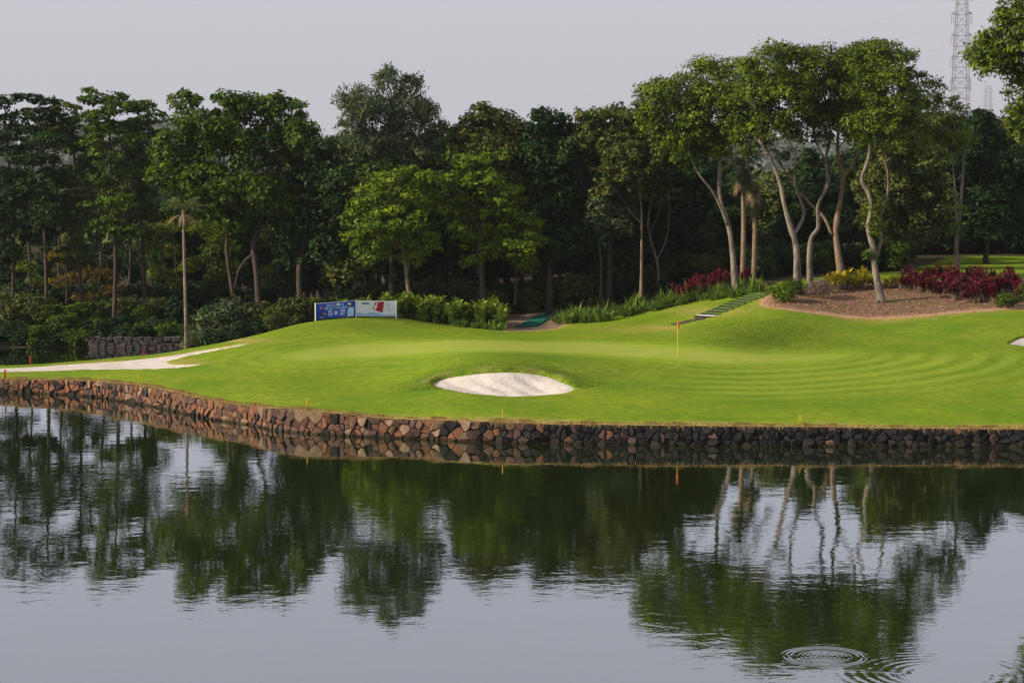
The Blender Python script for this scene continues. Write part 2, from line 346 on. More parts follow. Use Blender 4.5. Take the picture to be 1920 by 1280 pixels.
for X, Y, z in ((-32, 142, -.8), (-27, 143, -.8), (-23, 142.5, -.6), (-36, 148, -.9), (-29, 148, -.9), (-24, 148, -.8), (-42, 145, -.9), (-60, 146, -1), (-90, 146, -1), (-90, 130, .4),
                (-38, 155.5, .7), (-31, 155.5, .7), (-25, 154.5, .7), (-60, 157, .8), (-90, 158, .8), (-36, 170, 1.2), (-26, 168, 1.3), (-60, 175, 1.2),
                (-19.5, 142, .5), (-18, 147, .7), (-17, 156, 1.3), (-15, 168, 1.6), (-9, 150, 2.5), (-9, 165, 2.4), (0, 152, 2.3), (0, 168, 2.6), (8, 152, 3.1), (8, 168, 3.2),
                (14, 158, 4.3), (20, 156, 5.0), (26, 158, 5.2), (18, 172, 4.9), (30, 180, 5.5), (44, 182, 5.6), (70, 180, 5.6), (70, 130, 4.0), (95, 110, 2.0), (95, 180, 6),
                (-90, 200, 2), (-40, 205, 2), (0, 205, 3.2), (40, 205, 5.5), (90, 205, 6), (120, 140, 5), (120, 200, 6), (-130, 200, 2), (-130, 150, 0)):
    CTRL.append(np.array((X, Y, z), float))
for X in np.linspace(-38, 40, 27): CTRL.append(np.array((X, float(wallY(X)), float(ztop(X)))))
CTRL = np.array(CTRL)
def _phi(r2): return 0.5 * r2 * np.log(r2 + 1e-6)
_S = 20.0
_A = CTRL[:, :2] / _S; _n = len(CTRL)
_d2 = ((_A[:, None] - _A[None]) ** 2).sum(-1)
_K = np.zeros((_n + 3, _n + 3)); _K[:_n, :_n] = _phi(_d2) + np.eye(_n) * 0.0015; _K[:_n, _n] = 1; _K[:_n, _n + 1:] = _A; _K[_n, :_n] = 1; _K[_n + 1:, :_n] = _A.T
_w = np.linalg.solve(_K, np.concatenate([CTRL[:, 2], np.zeros(3)]))
def base_z(X, Y):
    X = np.asarray(X, float); Y = np.asarray(Y, float); sh = X.shape; x = X.ravel() / _S; y = Y.ravel() / _S
    out = _w[_n] + _w[_n + 1] * x + _w[_n + 2] * y
    for i in range(0, _n): out = out + _w[i] * _phi((x - _A[i, 0]) ** 2 + (y - _A[i, 1]) ** 2)
    t = Y.ravel() - wallY(X.ravel())
    return out.reshape(sh) if sh else float(out[0])
def ground(X, Y):
    z = base_z(X, Y); X = np.asarray(X, float); Y = np.asarray(Y, float); w = wallY(X)
    e = (ztop(X) - base_z(X, w)) * np.exp(-np.maximum(Y - w, 0) / 2.0)
    return z + e
def hit(u, v, y0=100.0, y1=190.0):
    """first ground point seen at photo pixel (u, v)"""
    Ys = np.arange(y0, y1, 0.2); pts = np.array([P(u, v, Y) for Y in Ys])
    g = ground(pts[:, 0], pts[:, 1]); k = np.argmax(pts[:, 2] <= g + 1e-3)
    if pts[k, 2] > g[k] + 1e-3: k = len(Ys) - 1
    X, Y = pts[k, 0], pts[k, 1]; return np.array((X, Y, float(ground(X, Y))))
def at(u, Y):
    """ground point under photo column u at depth Y"""
    z = 3.0
    for _ in range(3):
        zc = Y * CP - (z - HC) * SP; X = (u - 960) * zc / F; z = float(ground(X, Y))
    return np.array((X, Y, z))
def hit_poly(px): return np.array([hit(u, v)[:2] for u, v in px])
def sdist(poly, X, Y):
    """signed distance to a polygon, negative inside"""
    d = np.full(X.shape, 1e9); ins = np.zeros(X.shape, bool); n = len(poly)
    for i in range(n):
        ax, ay = poly[i]; bx, by = poly[(i + 1) % n]; ex, ey = bx - ax, by - ay
        t = np.clip(((X - ax) * ex + (Y - ay) * ey) / (ex * ex + ey * ey + 1e-12), 0, 1)
        d = np.minimum(d, np.hypot(X - ax - t * ex, Y - ay - t * ey))
        c = ((ay > Y) != (by > Y)) & (X < (bx - ax) * (Y - ay) / ((by - ay) + 1e-12) + ax); ins ^= c
    return np.where(ins, -d, d)
def closed(poly, n=5):
    p = np.vstack([poly[-1:], poly, poly[:2]]); s = spline(p, n); return s[n:-n - 1]
def sstep(a, b, x): t = np.clip((x - a) / (b - a), 0, 1); return t * t * (3 - 2 * t)

gx = np.concatenate([-np.geomspace(130, 46, 16), np.arange(-45, 45.01, 0.2), np.geomspace(46, 130, 16)])
gt = np.concatenate([np.arange(0, 52, 0.2), np.geomspace(52, 130, 40)])
GX = np.repeat(gx[:, None], len(gt), 1); GY = wallY(GX) + gt[None]
GZ = ground(GX, GY)
def ground(X, Y, _slow=ground):
    X = np.asarray(X, float); Y = np.asarray(Y, float); sh = X.shape; x = np.atleast_1d(X).ravel(); t = np.atleast_1d(Y).ravel() - wallY(x)
    i = np.clip(np.searchsorted(gx, x) - 1, 0, len(gx) - 2); j = np.clip(np.searchsorted(gt, t) - 1, 0, len(gt) - 2)
    a = np.clip((x - gx[i]) / (gx[i + 1] - gx[i]), 0, 1); b = np.clip((t - gt[j]) / (gt[j + 1] - gt[j]), 0, 1)
    z = (GZ[i, j] * (1 - a) + GZ[i + 1, j] * a) * (1 - b) + (GZ[i, j + 1] * (1 - a) + GZ[i + 1, j + 1] * a) * b
    return z.reshape(sh) if sh else float(z[0])
small = (RNG.standard_normal(GX.shape) * 0.008)
GU, GV = uv_of(GX, GY, GZ)

POLY_BUNKER = closed(hit_poly([(807, 720), (830, 707), (880, 698), (930, 694), (985, 695), (1030, 703), (1060, 717), (1076, 729), (1050, 738), (1000, 742), (940, 743), (880, 738), (838, 730)]))
POLY_BEACH = hit_poly([(-160, 694), (-160, 689), (15, 688.5), (70, 686), (130, 682), (200, 677.5), (260, 673), (320, 666), (370, 657), (420, 650), (474, 641.5), (445, 649), (400, 658), (350, 667), (312, 677), (322, 682), (350, 683), (385, 680.5), (355, 687), (290, 691.5), (235, 692), (160, 692.5), (100, 695), (15, 697)])
POLY_SIDE = closed(hit_poly([(1893, 644), (1905, 634), (1925, 629), (1960, 627), (2000, 634), (1990, 646), (1940, 650)]))
POLY_GREEN = closed(hit_poly([(520, 668), (600, 650), (700, 641), (830, 638), (960, 639), (1080, 640), (1190, 643), (1290, 650), (1370, 659), (1460, 663), (1560, 662), (1600, 666), (1540, 677), (1430, 684), (1330, 682), (1230, 674), (1120, 666), (1020, 661), (930, 659), (840, 660), (740, 668), (640, 675), (560, 678)]), 4)
POLY_MULCH = closed(hit_poly([(1430, 571), (1480, 581), (1560, 591), (1640, 598), (1720, 593), (1800, 587), (1880, 581), (1960, 577), (2080, 568), (2080, 520), (1920, 524), (1700, 528), (1600, 530), (1500, 535), (1452, 548)]), 4)
POLY_PATH = np.array([hit(958, 621)[:2], at(930, 147.5)[:2], at(985, 153)[:2], at(1060, 160)[:2], at(1090, 158)[:2], at(1055, 150)[:2], hit(1062, 608)[:2], hit(1030, 618)[:2]])
sdB, sdS, sdW, sdG, sdM, sdP = (sdist(p, GX, GY) for p in (POLY_BUNKER, POLY_SIDE, POLY_BEACH, POLY_GREEN, POLY_MULCH, POLY_PATH))
sheet = {}
sheet['bunker'] = (sdB, GZ - 0.08 - 0.05 * sstep(0, 2, GY - POLY_BUNKER[:, 1].mean()) - 0.30 * sstep(0, 1.6, -sdB) + 0.03 * np.sin(GX * 5.1 + GY * 3) * sstep(0, 1, -sdB))
sheet['side'] = (sdS, GZ - 0.10 - 0.25 * sstep(0, 1.5, -sdS))
sheet['beach'] = (sdW, GZ - 0.05 - 0.06 * sstep(0, 1.5, -sdW))
sheet['green'] = (sdG, GZ - 0.008)
sheet['mulch'] = (sdM + 0.10 * np.sin(GX * 3.3) * np.cos(GY * 4.1), GZ + 0.02 + 0.025 * np.sin(GX * 2.3) * np.sin(GY * 2.9))
sheet['path'] = (sdP + 0.12 * np.sin(GX * 2.3 + GY), GZ - 0.02)
LZ = GZ + small
lip = 0.12 * np.exp(-((sdB - 0.1) / 1.1) ** 2) * sstep(0, 2, GY - POLY_BUNKER[:, 1].mean() + 0.5)
LZ = LZ + lip
for k, depth, w_ in (('bunker', 0.75, 0.30), ('side', 0.7, 0.3), ('beach', 0.30, 0.35), ('green', 0.05, 0.3), ('mulch', 0.10, 0.3), ('path', 0.15, 0.4)):
    LZ = LZ - depth * sstep(0.0 if k in ('bunker', 'side', 'beach') else -0.05, w_, -sheet[k][0])

drop = gt[None] * 0 + GY - wallY(GX)
n_low = np.sin(GX * .9 + 2 * np.sin(GY * .5)) * .5 + np.sin(GX * 2.1 + GY * 1.7) * .3
dry = np.exp(-(drop / (0.62 + 0.25 * n_low)) ** 2) * 1.0
dry = np.maximum(dry, 0.95 * np.exp(-((sdM - 0.0) / 0.38) ** 2))
dry = np.maximum(dry, 0.55 * sstep(2.4, 0.0, sdM) * (GU > 1560) * (GU < 1760))
dry = np.maximum(dry, 0.35 * sstep(1.6, 0.0, sdM) * (GU > 1380))
def pxblob(u, v, ru, rv): return np.exp(-(((GU - u) / ru) ** 2 + ((GV - v) / rv) ** 2))
dry = np.maximum(dry, 0.75 * pxblob(1235, 614, 34, 4)); dry = np.maximum(dry, 0.55 * pxblob(1330, 583, 70, 10)); dry = np.maximum(dry, 0.35 * pxblob(1190, 618, 80, 7))
dry = np.maximum(dry, 0.8 * np.exp(-((sdP - 0.15) / 0.4) ** 2)); dry = np.maximum(dry, 0.5 * np.exp(-((sdW - 0.05) / 0.35) ** 2) * (GV < 684))
dry = np.maximum(dry, 0.30 * np.exp(-((sdB - 0.25) / 0.45) ** 2) * (GY > POLY_BUNKER[:, 1].mean() + 1.0) * np.clip(0.45 + 0.9 * np.sin(GX * 2.7 + 1.3 * np.sin(GY * 3)), 0, 1)); dry = np.maximum(dry, 0.45 * pxblob(345, 677, 34, 5))
dry = np.maximum(dry, 0.7 * pxblob(455, 638, 60, 4))
rough = 0.9 * pxblob(1420, 630, 90, 26) + 0.55 * pxblob(1160, 695, 120, 20) + 0.8 * np.exp(-((sdB - 0.6) / 0.9) ** 2) * (GY > POLY_BUNKER[:, 1].mean() - .5) + 0.35 * pxblob(1560, 630, 120, 30) + 0.4 * pxblob(700, 612, 130, 9)
rough = np.clip(rough, 0, 1)
ss = sdG; bands = 0.5 + 0.5 * np.tanh(2.2 * np.sin(2 * math.pi * (ss + 0.35 + 0.12 * n_low) / 1.75))
stripe = 0.48 * bands * sstep(0.2, 1.2, ss) * sstep(12.5, 8.5, ss) * sstep(1180, 1400, GU) * sstep(655, 672, GV)
stripe = np.maximum(stripe, 0.25 * bands * sstep(0.3, 1.2, ss) * sstep(5, 3, ss) * sstep(900, 700, GU))
collar = 0.40 * np.exp(-((ss - 0.5) / 0.5) ** 2); stripe = np.maximum(stripe, collar)
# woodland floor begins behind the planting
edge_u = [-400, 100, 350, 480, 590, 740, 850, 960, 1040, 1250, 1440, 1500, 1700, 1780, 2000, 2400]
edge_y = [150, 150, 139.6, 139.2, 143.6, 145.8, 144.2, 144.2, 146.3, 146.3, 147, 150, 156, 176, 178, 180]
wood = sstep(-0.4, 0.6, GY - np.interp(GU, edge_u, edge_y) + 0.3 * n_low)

def grid_quads(mask=None):
    nx, ny = GX.shape; idx = np.arange(nx * ny).reshape(nx, ny)
    q = np.stack([idx[:-1, :-1], idx[1:, :-1], idx[1:, 1:], idx[:-1, 1:]], -1)
    if mask is not None:
        c = mask[:-1, :-1] & mask[1:, :-1] & mask[1:, 1:] & mask[:-1, 1:]; q = q[c]
    return q.reshape(-1, 4)
def sheet_obj(name, Z, mask, mat, extra=None):
    q = grid_quads(mask); used, inv = np.unique(q.ravel(), return_inverse=True)
    V = np.stack([GX.ravel(), GY.ravel(), Z.ravel()], -1)[used]
    ex = {k: e.ravel()[used] for k, e in (extra or {}).items()}
    return tag(mobj(name, quads_mesh(name, V, inv.reshape(-1, 4), mat, None, True, ex)), kind='structure')
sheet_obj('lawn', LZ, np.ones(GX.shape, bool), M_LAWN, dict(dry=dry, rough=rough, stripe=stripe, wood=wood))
sheet_obj('sand_bunker', sheet['bunker'][1], sdB < 0.35, M_SAND)
sheet_obj('side_sand_bunker', sheet['side'][1], sdS < 0.35, M_SAND)
sheet_obj('sand_beach', sheet['beach'][1], sdW < 0.4, M_SAND)
sheet_obj('putting_green', sheet['green'][1], sdG < 0.4, M_GREEN, dict(edge=0.85 * sstep(-1.6, 0.1, sdG + 0.35 * n_low)))
sheet_obj('mulch_bed', sheet['mulch'][1] - 0.06 * sstep(0, 0.3, sdM), sdM < 0.35, M_MULCH, dict(dry=0.95 * np.exp(-(np.minimum(sdM, 0) / 0.75) ** 2)))
sheet_obj('dirt_path', sheet['path'][1], sdP < 0.4, M_DIRT)

# far ground out to the horizon, lake bed, lake
def far_sheet(name, z, m, x0, x1, y0, y1, n=40):
    xs = np.linspace(x0, x1, n); ys = y0 + (y1 - y0) * np.linspace(0, 1, n) ** 2.2; X, Y = np.meshgrid(xs, ys, indexing='ij')
    Z = z(X, Y); idx = np.arange(n * n).reshape(n, n)
    q = np.stack([idx[:-1, :-1], idx[1:, :-1], idx[1:, 1:], idx[:-1, 1:]], -1).reshape(-1, 4)
    ex = dict(dry=np.zeros(n * n), rough=np.zeros(n * n), stripe=np.zeros(n * n), wood=np.full(n * n, .55))
    return tag(mobj(name, quads_mesh(name, np.stack([X.ravel(), Y.ravel(), Z.ravel()], -1), q, m, None, True, ex)), kind='structure')
far_sheet('far_ground', lambda X, Y: 1.2 + 0.8 * sstep(200, 320, Y) + 2.0 * sstep(10, 120, X), M_LAWN, -2500, 2500, 198, 4500)
RIP = water_hit(1547, 1230); RIP2 = water_hit(1760, 1262); RIP3 = water_hit(1420, 1188)
M_WATER = water_material([(RIP[0], RIP[1], 1.02, 0.150, 0.0026, 0.14), (RIP[0], RIP[1], 0.45, 0.12, 0.0010, 0.40), (RIP2[0], RIP2[1], 1.6, 0.30, 0.0007, 1.2)])
me = quads_mesh('lake', [(-700, -60, 0), (700, -60, 0), (700, 260, 0), (-700, 260, 0)], [(0, 1, 2, 3)], M_WATER)
tag(mobj('lake', me), kind='structure')
# ------------------------------------------------------------------ stone retaining wall
def build_wall():
    root = empty('retaining_wall', (0, float(wallY(0)), 0))
    tag(root, 'long retaining wall of rough rust brown and dark stones along the lake edge', 'wall')
    inv = Vector(root.location)
    xs = np.linspace(-40, 48, 2200); ys = wallY(xs); ds = np.hypot(np.diff(xs), np.diff(ys)); S = np.concatenate([[0], np.cumsum(ds)])
    tx = np.gradient(xs, S); ty = np.gradient(ys, S)
    kk = np.ones(41) / 41
    tx = np.convolve(np.pad(tx, 20, 'edge'), kk, 'valid'); ty = np.convolve(np.pad(ty, 20, 'edge'), kk, 'valid')
    def W(s, d, z):
        x = np.interp(s, S, xs); y = np.interp(s, S, ys); a = np.interp(s, S, tx); b = np.interp(s, S, ty); l = math.hypot(a, b)
        return (x + b / l * d - inv[0], y - a / l * d - inv[1], z - inv[2])
    mb = MB(); n = 220
    vsq = []
    for s in np.linspace(0, S[-1], n):
        z1 = float(ztop(np.interp(s, S, xs))) - 0.03
        vsq += [W(s, 0.02, -1.2), W(s, 0.0, z1), W(s, -0.6, z1)]
    fs = []
    for i in range(n - 1):
        a = 3 * i; fs += [(a, a + 3, a + 4, a + 1), (a + 1, a + 4, a + 5, a + 2)]
    mb.add(vsq, fs); mb.build('wall_core', M_CORE, root)
    # sites for irregular stones
    sites = []; s = 0
    rows = [-0.20, 0.13, 0.43, 0.72]
    for ri, zc in enumerate(rows):
        s = random.uniform(0, .4)
        while s < S[-1]:
            step = random.choice([.22, .30, .38, .46, .58, .74]) * random.uniform(.85, 1.15)
            sites.append((s + random.uniform(-.08, .08), zc + random.uniform(-.12, .12))); s += step
    sites = np.array(sites); cells = []
    for i, (sx, sz) in enumerate(sites):
        top = float(ztop(np.interp(sx, S, xs))) - 0.02 + random.uniform(-.05, .04)
        if sz > top + 0.05: continue
        poly = [(sx - .7, -.38), (sx + .7, -.38), (sx + .7, top), (sx - .7, top)]
        near = np.where((np.abs(sites[:, 0] - sx) < 1.5))[0]
        for j in near:
            if j == i: continue
            mx_, mz = (sites[j] + sites[i]) / 2; nx_, nz = sites[j] - sites[i]; out = []
            for k in range(len(poly)):
                p, q = poly[k], poly[(k + 1) % len(poly)]
                dp = (p[0] - mx_) * nx_ + (p[1] - mz) * nz; dq = (q[0] - mx_) * nx_ + (q[1] - mz) * nz
                if dp <= 0: out.append(p)
                if dp * dq < 0: t = dp / (dp - dq); out.append((p[0] + (q[0] - p[0]) * t, p[1] + (q[1] - p[1]) * t))
            poly = out
            if len(poly) < 3: break
        if len(poly) < 3: continue
        a = abs(sum(poly[k][0] * poly[(k + 1) % len(poly)][1] - poly[(k + 1) % len(poly)][0] * poly[k][1] for k in range(len(poly)))) / 2
        if a < 0.008: continue
        cells.append((sx, sz, poly, a))
    rank = []
    for c in cells:
        x = np.interp(c[0], S, xs); y = np.interp(c[0], S, ys); u, v = uv_of(x, y, max(c[1], 0.05))
        inview = -20 < u < 1940 and max(p[1] for p in c[2]) > 0.03
        rank.append((c[3] / y ** 2 if inview else -1, u))
    order_ = sorted(range(len(cells)), key=lambda i: -rank[i][0]); single = set(order_[:300])
    rest = MB()
    for i, (sx, sz, poly, a) in enumerate(cells):
        u = rank[i][1]
        warm = float(np.interp(u, [0, 450, 780, 900, 1080, 1200], [.80, .95, .92, .6, .20, .03]))
        if random.random() < warm: mi = random.choices([0, 1, 2, 3], [.28, .34, .20, .18])[0]
        else: mi = random.choices([3, 4, 5], [.10, .5, .4])[0]
        if sz < 0.02 and random.random() < .4: mi = 3 if mi < 3 else mi
        cx = sum(p[0] for p in poly) / len(poly); cz = sum(p[1] for p in poly) / len(poly)
        r = math.sqrt(a / math.pi); g = 1 - random.uniform(.006, .018) / r
        ring = []
        for k in range(len(poly)):      # round the corners a little
            p, q = poly[k], poly[(k + 1) % len(poly)]
            if math.hypot(p[0] - q[0], p[1] - q[1]) < .03: continue
            for t in (.10, .90): ring.append((p[0] + (q[0] - p[0]) * t, p[1] + (q[1] - p[1]) * t))
        if len(ring) < 4: continue
        d0 = random.uniform(.05, .15); tiltx, tiltz = random.uniform(-.32, .32), random.uniform(-.32, .25)
        def lev(sc, d): return [(cx + (p[0] - cx) * sc, d + ((p[0] - cx) * tiltx + (p[1] - cz) * tiltz) * (d > 0) + random.uniform(-.012, .012) * (d > 0), cz + (p[1] - cz) * sc) for p in ring]
        pts = lev(g, -.05) + lev(g * .985, d0 * .7) + lev(g * random.uniform(.80, .92), d0) + [(cx, d0 + random.uniform(.0, .03), cz)]
        vs_ = [W(p[0], p[1], p[2]) for p in pts]; n = len(ring); fs = []
        for L in range(2):
            for k in range(n): fs.append((L * n + k, L * n + (k + 1) % n, (L + 1) * n + (k + 1) % n, (L + 1) * n + k))
        for k in range(n): fs.append((2 * n + k, 2 * n + (k + 1) % n, 3 * n))
        if i in single:
            m1 = MB(); c0 = np.array(vs_[-1]); m1.add([np.array(p) - c0 for p in vs_], fs)
            o = m1.build('stone', STONES[mi], root); o.location = c0
        else:
            rest.cur = mi; rest.add(vs_, fs)
    o = rest.build('small_stones', STONES, root); tag(o, kind='stuff')
    # dry grass hanging over the coping
    V = []; Q = []; T = []
    for k in range(17000):
        sx = random.uniform(0, S[-1]); x = np.interp(sx, S, xs); zt = float(ztop(x)); dd = random.uniform(-.45, .10); cl = math.sin(sx * 1.7) + math.sin(sx * 4.3 + 1)
        if random.random() > .62 + .2 * cl: continue
        h = random.uniform(.05, .13) + (.06 if cl > .8 else 0); out = random.uniform(.0, .10); hang = dd > -.06
        b0 = np.array(W(sx, dd, zt - .02 + .012 * random.random())) + np.array(inv)
        e = np.array(W(sx + random.uniform(-.06, .06), dd + out, zt + (h if not hang else random.uniform(-.28, .05)))) + np.array(inv)
        m_ = (b0 + e) / 2 + np.array((0, 0, .05)); w = random.uniform(.008, .018)
        o_ = len(V); V += [b0 + (w, 0, 0), b0 - (w, 0, 0), m_ - (w, 0, 0), m_ + (w, 0, 0), e]; 
        Q += [(o_, o_ + 1, o_ + 2, o_ + 3), (o_ + 3, o_ + 2, o_ + 4, o_ + 4)]; T += [random.random()] * 5
    mb = MB(); mb.v = [tuple(p) for p in V]; mb.f = [q if q[2] != q[3] else q[:3] for q in Q]; mb.m = [0] * len(Q); mb.t = T
    tag(mb.build('dry_grass_fringe', L_DRYGRASS), 'dry straw coloured grass hanging over the lake wall edge', 'grass', kind='stuff')
build_wall()

# ------------------------------------------------------------------ rough grass on banks
def blades(name, label, n, sampler, mat, h0, h1):
    V = np.zeros((n, 4, 3)); T = np.zeros((n, 4)); pts = sampler(n); n = len(pts); V = V[:n]; T = T[:n]
    z = ground(pts[:, 0], pts[:, 1]); h = RNG.uniform(h0, h1, n); a = RNG.uniform(0, math.pi, n); w = RNG.uniform(.010, .022, n)
    lean = RNG.normal(0, .5, (n, 2)) * h[:, None]; b0 = np.stack([pts[:, 0], pts[:, 1], z - .01], -1); sd_ = np.stack([np.cos(a) * w, np.sin(a) * w, a * 0], -1)
    tip = b0 + np.concatenate([lean, h[:, None]], -1)
    V[:, 0] = b0 - sd_; V[:, 1] = b0 + sd_; V[:, 2] = tip + sd_ * .3; V[:, 3] = tip - sd_ * .3; T[:] = RNG.random((n, 1))
    o = mobj(name, quads_mesh(name, V.reshape(-1, 3), np.arange(4 * n).reshape(-1, 4), mat, T.ravel())); tag(o, label, 'grass', kind='stuff')
def around_bunker(n):
    c = POLY_BUNKER.mean(0); p = c + RNG.uniform(-1, 1, (n * 3, 2)) * (6.5, 6.0); d = sdist(POLY_BUNKER, p[:, 0], p[:, 1])
    back = p[:, 1] > c[1] + .3 - 1.2 * (np.abs(p[:, 0] - c[0]) > 2.4)
    keep = (d > .02) & (d < RNG.gamma(1.3, .7, n * 3)) & back; return p[keep][:n]
blades('bunker_lip_grass', 'longer tufted grass on the lip behind the round sand bunker', 9000, around_bunker, L_GRASS, .05, .16)
def mound(n):
    p = np.array([hit(u, v)[:2] for u, v in zip(RNG.normal(1430, 70, 150), RNG.normal(625, 18, 150))]); k = RNG.integers(0, 150, n); q = p[k] + RNG.normal(0, .7, (n, 2)); return q[sdist(POLY_GREEN, q[:, 0], q[:, 1]) > .5]
blades('mound_rough_grass', 'darker rough grass on the slope right of the flagstick', 16000, mound, L_GRASS, .02, .055)

# ------------------------------------------------------------------ foliage
def leaves(blobs, dens, size, aspect=0.5, droop=0.25, lobe=(0.5, 1.1), flat=0.75, fill=0.6, spill=1.0):
    """leaf quads gathered in clumps over the surface of ellipsoids: blobs = rows (x, y, z, rx, ry, rz)"""
    Vs = []; Ts = []
    for (x, y, z, rx, ry, rz) in blobs:
        rm = (rx * ry * rz) ** (1 / 3); area = 4 * math.pi * ((rx * ry) ** 1.6 / 3 + (rx * rz) ** 1.6 / 3 + (ry * rz) ** 1.6 / 3) ** (1 / 1.6)
        lr = float(np.clip(rm * .42, lobe[0], lobe[1])); nl = max(4, int(area / (lr * lr * 1.7)))
        d = RNG.normal(size=(nl, 3)); d /= np.linalg.norm(d, axis=1)[:, None]
        d[:, 2] = np.where((d[:, 2] < -.25) & (RNG.random(nl) < .35), -d[:, 2], d[:, 2])
        rad = RNG.uniform(.45, .98, nl) ** .6; rad *= RNG.uniform(.85, 1.12, nl)
        lc = d * rad[:, None] * (rx, ry, rz) + (x, y, z)
        lrs = lr * RNG.uniform(.55, 1.25, nl); ltint = np.clip(RNG.normal(.42, .20, nl), 0, 1)
        per = max(6, int(area * dens / nl)); cnt = RNG.poisson(per, nl); L = np.repeat(np.arange(nl), cnt); m = len(L)
        q = RNG.normal(size=(m, 3)); q /= np.linalg.norm(q, axis=1)[:, None]; q[:, 2] = np.where((q[:, 2] < 0) & (RNG.random(m) < fill), -q[:, 2], q[:, 2])
        rr = RNG.uniform(.35, 1.0, m) ** .5 * np.where(RNG.random(m) < .06, 1.0 + .45 * spill, 1.0)
        pos = lc[L] + q * rr[:, None] * lrs[L][:, None] * (1, 1, flat)
        nrm = q * .8 + d[L] * .25 + RNG.normal(0, .45, (m, 3)) + (0, 0, .35); nrm /= np.linalg.norm(nrm, axis=1)[:, None]
        t = np.cross(nrm, RNG.normal(size=(m, 3))); t /= np.linalg.norm(t, axis=1)[:, None] + 1e-9; t[:, 2] -= droop; t /= np.linalg.norm(t, axis=1)[:, None]
        b = np.cross(nrm, t); b /= np.linalg.norm(b, axis=1)[:, None] + 1e-9
        s = size * RNG.uniform(.6, 1.3, m)[:, None]
        v = np.stack([pos - t * s * .5, pos + b * s * aspect * .5 + t * s * .02, pos + t * s * .5, pos - b * s * aspect * .5 + t * s * .02], 1)
        Vs.append(v); Ts.append(np.repeat(np.clip(ltint[L] + RNG.normal(0, .18, m), 0, 1), 4))
    V = np.concatenate(Vs); return V.reshape(-1, 3), np.concatenate(Ts)
def leaf_mesh(name, blobs, mat, **kw):
    V, T = leaves(blobs, **kw); return quads_mesh(name, V, np.arange(len(V)).reshape(-1, 4), mat, T)
def px_blobs(blobs, Y, depth=1.0, jit=1.0):
    out = []
    for bl in blobs:
        u, v, ru, rv = bl[:4]; y = Y + (bl[4] if len(bl) > 4 else random.uniform(-1.2, 1.2) * jit)
        p = P(u, v, y); k = PX(y); rx, rz = ru * k, rv * k; out.append((p[0], p[1], p[2], rx, (rx + rz) / 2 * depth * 1.1, rz))
    return out
def tree(name, label, Y, base_u, trunks, blobs, leaf, bark, size=.30, dens=62, group=None, twigs=14, tw_r=.05, cat='tree', **kw):
    """trunks: [(radius, [(u, v, dy), ...]), ...] from the ground up, the first point is dropped to the ground"""
    g = at(base_u, Y); root = empty(name, (g[0], g[1], g[2])); tag(root, label, cat, group); o0 = np.array(g)
    bl = px_blobs(blobs, Y)
    for i, (r, pts) in enumerate(trunks):
        w = [P(u, v, Y + dy) for u, v, dy in pts]
        if i == 0:
            w[0] = np.array((w[0][0], w[0][1], float(ground(w[0][0], w[0][1])) - .15))
        n = 5; sp = spline(w, n); m = len(sp); t = np.linspace(0, 1, m); jj = spline(RNG.normal(0, .075, (max(4, m // 4), 2)), 8); jj = jj[np.linspace(0, len(jj) - 1, m).astype(int)] * (t[:, None] > 0); sp[:, :2] += jj * min(1, r / .2)
        rad = r * .66 * (1 - .55 * t) * (1 + (.55 * np.exp(-t * 14) if i == 0 else 0)) * (1 + .07 * np.sin(t * 23 + i))
        mb = MB(); mb.tube(sp - o0, rad, 9, wob=.07)
        if i == 0:
            first = sp; mb.build('trunk', bark, root, True)
        else: mb.build('limb', bark, root, True)
        last = sp
        tips = sp
    if twigs:
        mb = MB(); tops = [spline([P(u, v, Y + dy) for u, v, dy in pts], 4) for r, pts in trunks]
        for k in range(twigs):
            b = random.choice(bl); src = min((q for T_ in tops for q in T_[len(T_) // 3:]), key=lambda q: np.linalg.norm(q - np.array(b[:3])) + random.uniform(0, 1.5))
            e = np.array(b[:3]) + np.array([random.uniform(-.6, .6) * b[3 + a] for a in range(3)]); mid = (src + e) / 2 + np.array([random.uniform(-.3, .3), random.uniform(-.3, .3), random.uniform(-.1, .4)])
            sp = spline([src, mid, e], 4); mb.tube(sp - o0, np.linspace(tw_r, tw_r * .35, len(sp)), 5)
        tag(mb.build('branches', bark, root, True), kind='stuff')
    args = dict(dens=dens, size=size); args.update(kw)
    me = leaf_mesh('crown', [(b[0] - o0[0], b[1] - o0[1], b[2] - o0[2], *b[3:]) for b in bl], leaf, **args)
    mobj('crown', me, root)
    return root

# --- right hand grove of pale, twisting trunks
tree('shade_tree', 'pale forked shade tree behind red plants, leftmost of the right hand grove', 145, 1382,
     [(.30, [(1382, 512, 0), (1368, 440, 0), (1352, 372, .2), (1347, 300, .3), (1346, 250, 0)]), (.17, [(1364, 422, 0), (1338, 365, -.3), (1308, 318, -.5), (1285, 262, -.6)])],
     [(1240, 190, 48, 38), (1225, 240, 30, 34), (1278, 180, 50, 46), (1330, 152, 52, 42), (1258, 272, 36, 28), (1325, 215, 56, 48), (1385, 150, 46, 46), (1378, 225, 46, 40), (1338, 262, 40, 28), (1285, 285, 30, 28), (1215, 185, 24, 28), (1365, 270, 30, 24), (1300, 235, 46, 36), (1265, 225, 44, 40), (1350, 290, 16, 14), (1312, 288, 18, 14), (1205, 215, 16, 22), (1350, 190, 46, 40)], L_GLOSS, M_BARK_PALE, aspect=.42, size=.25, dens=88)
